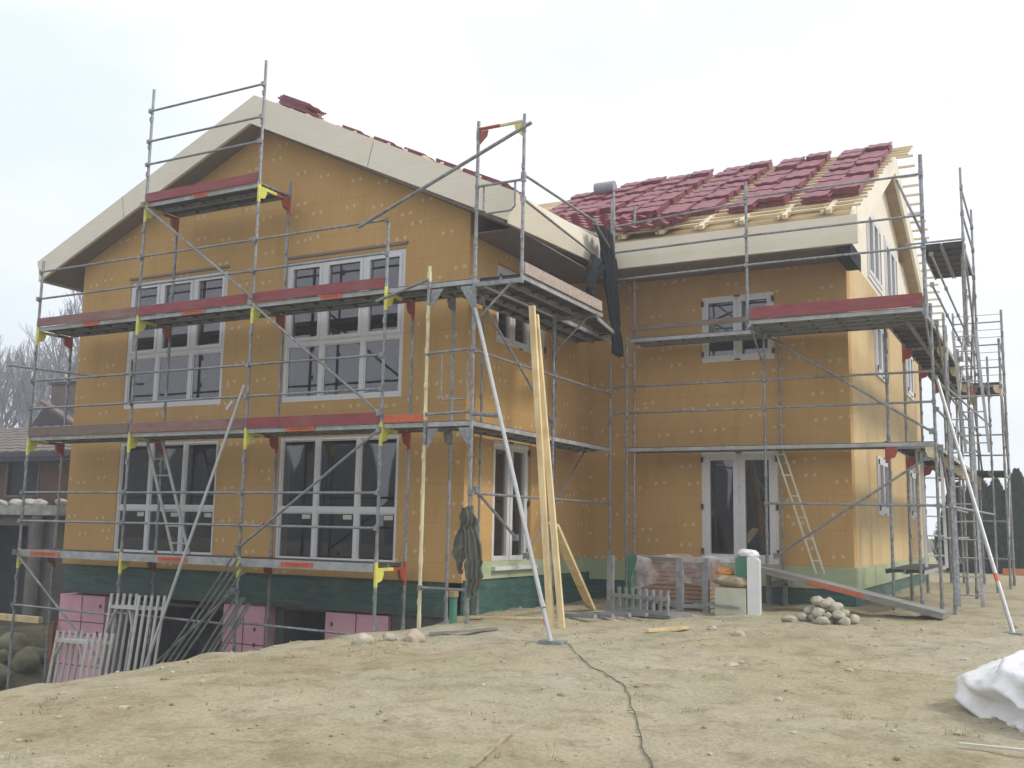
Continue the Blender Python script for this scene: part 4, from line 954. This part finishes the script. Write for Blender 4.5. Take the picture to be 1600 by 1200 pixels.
tag(MB().box(10.16, 10.38, 3.95, 4.0, -.72, .10).build('grey_panel', M['white_slab'], rel=(10.3, 4, -.7)), 'pale grey panel standing between the green panel and the bricks', 'panel')
wc = thing('material_box', 'cream box standing at the right end of the rack, sacks on its top', 'box', (12, 3.3, -.7))
m_ = MB(); m_.box(11.72, 12.18, 3.0, 3.45, -.70, -.28); m_.build('box_body', M['cream'], wc)
m_ = MB(); m_.beam((11.6, 2.97, -.53), (12.1, 2.97, -.56), .02, .03); m_.build('strap', M['steel_dark'], wc)
sl_ = MB(); sl_.add([], []); sl_.prism([(12.20, 3.02, -.72), (12.36, 3.10, -.72), (12.36, 3.10, .12), (12.28, 3.06, .20), (12.20, 3.02, .17)], (-.10, .5, 0))
tag(sl_.build('insulation_slab', M['white_slab'], rel=(12.3, 3.1, -.7)), 'tall white insulation slab standing on edge at the right end of the rack', 'slab')
tag(MB().box(12.0, 12.17, 3.12, 3.17, -.25, .16).build('green_panel', M['green_panel'], rel=(12.1, 3.15, -.2)), 'green panel leaning behind the sacks beside the tall white slab', 'panel')
def blob(name, label, cat, c, r3, mat, seed, rot=0):
    bm = bmesh.new(); bmesh.ops.create_icosphere(bm, subdivisions=4, radius=1)
    for v in bm.verts:
        k = 1+.22*noise.noise(v.co*1.6+V(seed, 0, 0))+.06*noise.noise(v.co*5+V(seed, 0, 0)); q = V(abs(v.co.x)**.8*math.copysign(1, v.co.x), v.co.y, v.co.z); v.co = V(q.x*r3[0]*k, q.y*r3[1]*k, q.z*r3[2]*k)
    for f in bm.faces: f.smooth = True
    me = bpy.data.meshes.new(name); bm.to_mesh(me); bm.free(); me.materials.append(M[mat]); o_ = bpy.data.objects.new(name, me); col.objects.link(o_); o_.location = c; o_.rotation_euler = (0, rot, 0)
    return tag(o_, label, cat)
blob('sack', 'brown jute sack slumped on top of the cream box', 'sack', (11.95, 3.15, -.19), (.30, .2, .095), 'sack', 2, .1)
blob('orange_bag', 'small orange bag lying on the brown sack', 'bag', (11.82, 3.2, -.06), (.13, .12, .07), 'orange_bag', 6)
blob('plastic_bag', 'crumpled white plastic bag on top of the tall white slab', 'bag', (12.15, 3.25, .22), (.17, .12, .07), 'bag', 9)

# ------------------------------------------------------------------ neighbour's house
nb = thing('neighbour_house', 'old brick house with brown tiled roof behind the left corner', 'house', (-11, 8, -1))
NX0, NX1, NY = -22, -7.2, 7.5
m_ = MB(); wall_cells(m_, NY, 'y', -1, NX0, NX1, -2.5, 2.5, [(-10.95, -9.6, 1.2, 2.15), (-16, -14.5, 1.1, 2.15)], .35); m_.box(NX1-.35, NX1, NY+.35, NY+8, -2.5, 2.6); m_.build('wall', M['brick'], nb)
for a, b in ((-10.95, -9.6), (-16, -14.5)):
    m_ = MB()
    for q in ((a-.06, a, 1.14, 2.21), (b, b+.06, 1.14, 2.21)): m_.box(q[0], q[1], NY-.03, NY+.1, q[2], q[3])
    m_.box(a, b, NY-.03, NY+.1, 2.15, 2.21); m_.box(a, b, NY-.05, NY+.1, 1.14, 1.2)
    w_ = m_.build('window', M['concrete'], nb); sub(MB().box(a, b, NY+.1, NY+.12, 1.2, 2.15), 'pane', M['dark'], w_, parent_loc(nb))
m_ = MB(); a, b = NX0-.4, NX1+.5
for k in range(9):                         # tile courses
    y0, y1 = NY-.75+k*.36, NY-.75+(k+1)*.36; z0, z1 = 2.36+k*.125, 2.36+(k+1)*.125
    n_ = 60; T1 = [(lerp(a, b, i/n_*1.0), y0, z0+.05+.03*(i % 2)) for i in range(n_+1)]; T2 = [(p[0], y1, z1+.02+(.03 if i % 2 else 0)) for i, p in enumerate(T1)]; T3 = [(p[0], y0, z0) for p in T1]
    m_.add(T1+T2+T3, [(i, i+1, n_+2+i, n_+1+i) for i in range(n_)]+[(2*n_+2+i, 2*n_+3+i, i+1, i) for i in range(n_)])
m_.build('roof', M['old_tile'], nb)
m_ = MB(); m_.box(a, b, NY-.8, NY-.72, 2.24, 2.38); m_.build('gutter', M['gable_dark'], nb)
m_ = MB(); m_.box(a, b, NY-.72, NY+.0, 2.14, 2.26); m_.build('soffit', M['gable_dark'], nb)
m_ = MB(); m_.prism([(-14.45, 10.6, 3.5), (-11.8, 10.6, 3.5), (-11.95, 10.6, 3.6), (-13.6, 10.6, 4.38)], (0, 4, 0), M['gable_dark']); m_.build('dormer', None, nb)
m_ = MB(); m_.beam((-13.65, 10.5, 4.42), (-11.9, 10.5, 3.6), .3, .10, (.6, 0, .8)); m_.build('dormer_edge', M['chimney'], nb)
m_ = MB(); m_.box(-14.2, -12.85, 11.2, 12.2, 3.5, 5.1, M['chimney']); m_.box(-14.27, -12.78, 11.13, 12.27, 5.1, 5.2, M['gable_dark']); m_.build('chimney', None, nb)
gw = thing('garage_ruin', 'weathered grey concrete outbuilding with a dark opening below the brick house', 'outbuilding', (-9, 4, -2))
m_ = MB(); wall_cells(m_, 4.6, 'y', -1, -13, -4.9, -2.8, .62, [(-8.6, -5.95, -2.4, .36)], .3); m_.build('wall', M['concrete'], gw)
m_ = MB(); m_.box(-13.2, -4.7, 4.35, 7.1, .62, .86); m_.build('roof_slab', M['snow'], gw)
m_ = MB(); m_.box(-9.6, -6.8, 5.6, 5.7, -2.6, .6); m_.build('back_wall', M['dark'], gw)
m_ = MB(); m_.tube((-5.35, 4.4, -2.6), (-5.35, 4.4, .6), .15, 12); m_.build('pillar', M['concrete'], gw)
for i in range(9): 
    x = -9.8+i*.55; o_ = rock(x, 4.8+.3*random.random(), .93, .14+.06*random.random(), 'pale rubble lump lying on the roof slab of the grey outbuilding', 'rubble lumps on the outbuilding roof', 'snow', 'rubble', .5)
tag(MB().box(-5.2, -3.25, 3.0, 3.12, -1.70, -1.57).build('timber_beam', M['plank'], rel=(-4, 3, -1.7)), 'ochre timber beam lying across the mossy rubble at the left edge', 'beam')
for i in range(14):
    x, y = -1.6-random.random()*4.5, -1.2+random.random()*3.8
    rock(x, y, gz(x, y)+.1, random.uniform(.2, .42), 'mossy lump of rubble in the heap at the left edge below the scaffold', 'mossy rubble lumps at the left edge', 'moss', 'rubble', .7)

# ------------------------------------------------------------------ trees
def bare_tree(x, y, z0, h, seed, label):
    rnd = random.Random(seed); t = thing('bare_tree', label, 'tree', (x, y, z0), 'bare trees behind the neighbour house')
    tr, br_ = MB(), MB()
    def grow(p, d, L_, r, dep):
        n = 3 if dep < 2 else 2; q = p
        for k in range(n):
            d = (d+V(rnd.uniform(-.14, .14), rnd.uniform(-.14, .14), .05+.06*(dep > 0))).normalized(); e = q+d*(L_/n)
            (tr if dep == 0 else br_).tube(q, e, r*(1-.25*k/n), 5 if dep < 2 else 3, r2=r*(1-.25*(k+1)/n)); q = e
            if dep < 5 and (dep > 0 or k > 0) and rnd.random() < .9:
                a_ = rnd.uniform(0, 6.28); side = V(math.cos(a_), math.sin(a_), .55).normalized(); grow(q, (d*.75+side*.62).normalized(), L_*rnd.uniform(.5, .72), r*.5, dep+1)
        if dep < 5:
            for _ in range(2): a_ = rnd.uniform(0, 6.28); grow(q, (d+V(math.cos(a_), math.sin(a_), .2)*.38).normalized(), L_*rnd.uniform(.55, .75), r*.6, dep+1)
    grow(V(x, y, z0), V(0, 0, 1), h*.36, h*.017, 0)
    tr.build('trunk', M['bark_far'], t); br_.build('branches', M['bark_far'], t)
tw = [(-28, 24, 13, 'tallest bare tree rising between the left wall and the upper scaffold deck'), (-33, 25, 11, 'bare tree left of the tallest one behind the brick house'), (-37, 25, 11, 'bare tree in the middle of the row at the left edge'), (-41, 26, 11, 'bare tree near the left edge of the picture behind the roof'), (-44, 23, 11.5, 'bare tree at the very left edge behind the tiled roof'), (-30.5, 30, 11.5, 'bare tree standing behind the chimney of the brick house'), (-39, 31, 12, 'farther bare tree filling the gap near the left edge'), (-35, 33, 12, 'farther bare tree behind the middle of the row'), (-48, 30, 12, 'outermost bare tree beyond the left edge trees')]
for i, (x, y, h, lb) in enumerate(tw): bare_tree(x, y, -1.5, h*1.18, 20+i, lb)
def thuja(x, y, z0, h, r, label, seed):
    rnd = random.Random(seed); t = thing('thuja', label, 'tree', (x, y, z0), 'dark thuja trees beyond the scaffold')
    MB().tube((x, y, z0-.1), (x, y, z0+h*.5), .05, 6, r2=.03).build('trunk', M['trunk'], t)
    c = MB(); r = r*1.45
    for k in range(5200):
        f = rnd.random()**.8; a_ = rnd.uniform(0, 6.28); pr = r*(math.sin(math.pi*min(1, (f*.86+.14)))**.65)*(1-.55*f)*1.25*(1+.16*noise.noise((a_*1.3+seed, f*7, seed)))*rnd.uniform(.62, 1.2)
        p = V(x+math.cos(a_)*pr, y+math.sin(a_)*pr, z0+.05+f*h*.98); s_ = rnd.uniform(.035, .095)
        d = V(math.cos(a_)*.45, math.sin(a_)*.45, 1).normalized(); sd_ = V(-math.sin(a_), math.cos(a_), rnd.uniform(-.4, .4))
        c.add([p-sd_*s_*.6, p+sd_*s_*.6, p+d*s_*2.2+sd_*s_*.2, p+d*s_*1.2-sd_*s_*.8], [(0, 1, 2, 3)])
    cone = MB(); R_ = 12
    rings = []
    for q in range(9):
        f = q/8; pr = r*(math.sin(math.pi*min(1, (f*.86+.14)))**.65)*(1-.55*f)*.80; rings.append([(x+math.cos(6.283*i/R_)*pr, y+math.sin(6.283*i/R_)*pr, z0+.05+f*h*.93) for i in range(R_)])
    c.add(sum(rings, []), [(q*R_+i, q*R_+(i+1) % R_, (q+1)*R_+(i+1) % R_, (q+1)*R_+i) for q in range(8) for i in range(R_)])
    c.build('crown', M['thuja'], t)
tj = [(14.05, 24, 3.25, .50, 'dark thuja behind the poles of the right scaffold tower'), (14.60, 24, 3.0, .36, 'second dark thuja from the scaffold, just right of the tower'), (15.22, 24, 3.3, .40, 'rightmost dark thuja at the edge of the picture'), (13.4, 24.4, 2.9, .42, 'dark thuja mostly hidden between the gable wall and the tower poles'), (14.32, 25.0, 2.7, .4, 'shorter thuja in the gap behind the two by the tower'), (14.93, 25.2, 2.6, .42, 'shorter thuja in the gap left of the rightmost one'), (15.75, 24.4, 3.1, .42, 'thuja just beyond the right edge of the picture')]
for i, (x, y, h, r_, lb) in enumerate(tj): thuja(x, y, -.75, h, r_, lb, 5+i)
tag(MB().box(14.75, 16.4, 22.5, 22.6, -.72, -.42).build('orange_board', M['orange_bag'], rel=(15.5, 22.5, -.7)), 'orange board lying low in front of the thuja trees at the right edge', 'board')
# unseen wood added behind the camera to darken what the lower windows mirror
wd = MB()
for k in range(90):
    x = -70+k*2.0+random.uniform(-1, 1); h = random.uniform(9, 13); y = -62+random.uniform(-3, 3)
    ring = [(x+math.cos(i*1.047)*2.3, y+math.sin(i*1.047)*2.3) for i in range(6)]
    vs = [(a_, b_, -2) for a_, b_ in ring]+[(x+(a_-x)*.75, y+(b_-y)*.75, h*.55) for a_, b_ in ring]+[(x, y, h)]
    wd.add(vs, [(i, (i+1) % 6, 6+(i+1) % 6, 6+i) for i in range(6)]+[(6+i, 6+(i+1) % 6, 12) for i in range(6)])
tag(wd.build('wood', M['added_wood']), 'unseen dark wood added far behind the viewer for window reflections', 'wood', kind='stuff')

hz = bpy.data.materials.new('lens_veil'); hz.use_nodes = True; t = hz.node_tree; t.nodes.clear(); o_ = t.nodes.new('ShaderNodeOutputMaterial')  # thin volume added to stand in for veiling glare of the lens
vp = t.nodes.new('ShaderNodeVolumePrincipled'); vp.inputs['Color'].default_value = (.93, .95, 1, 1); vp.inputs['Density'].default_value = .0042; vp.inputs['Anisotropy'].default_value = .2
t.links.new(vp.outputs[0], o_.inputs['Volume'])
tag(MB().box(-110, 110, -80, 80, -30, 16).build('veil', hz), 'thin pale haze added in place of lens glare', 'veil', kind='stuff')
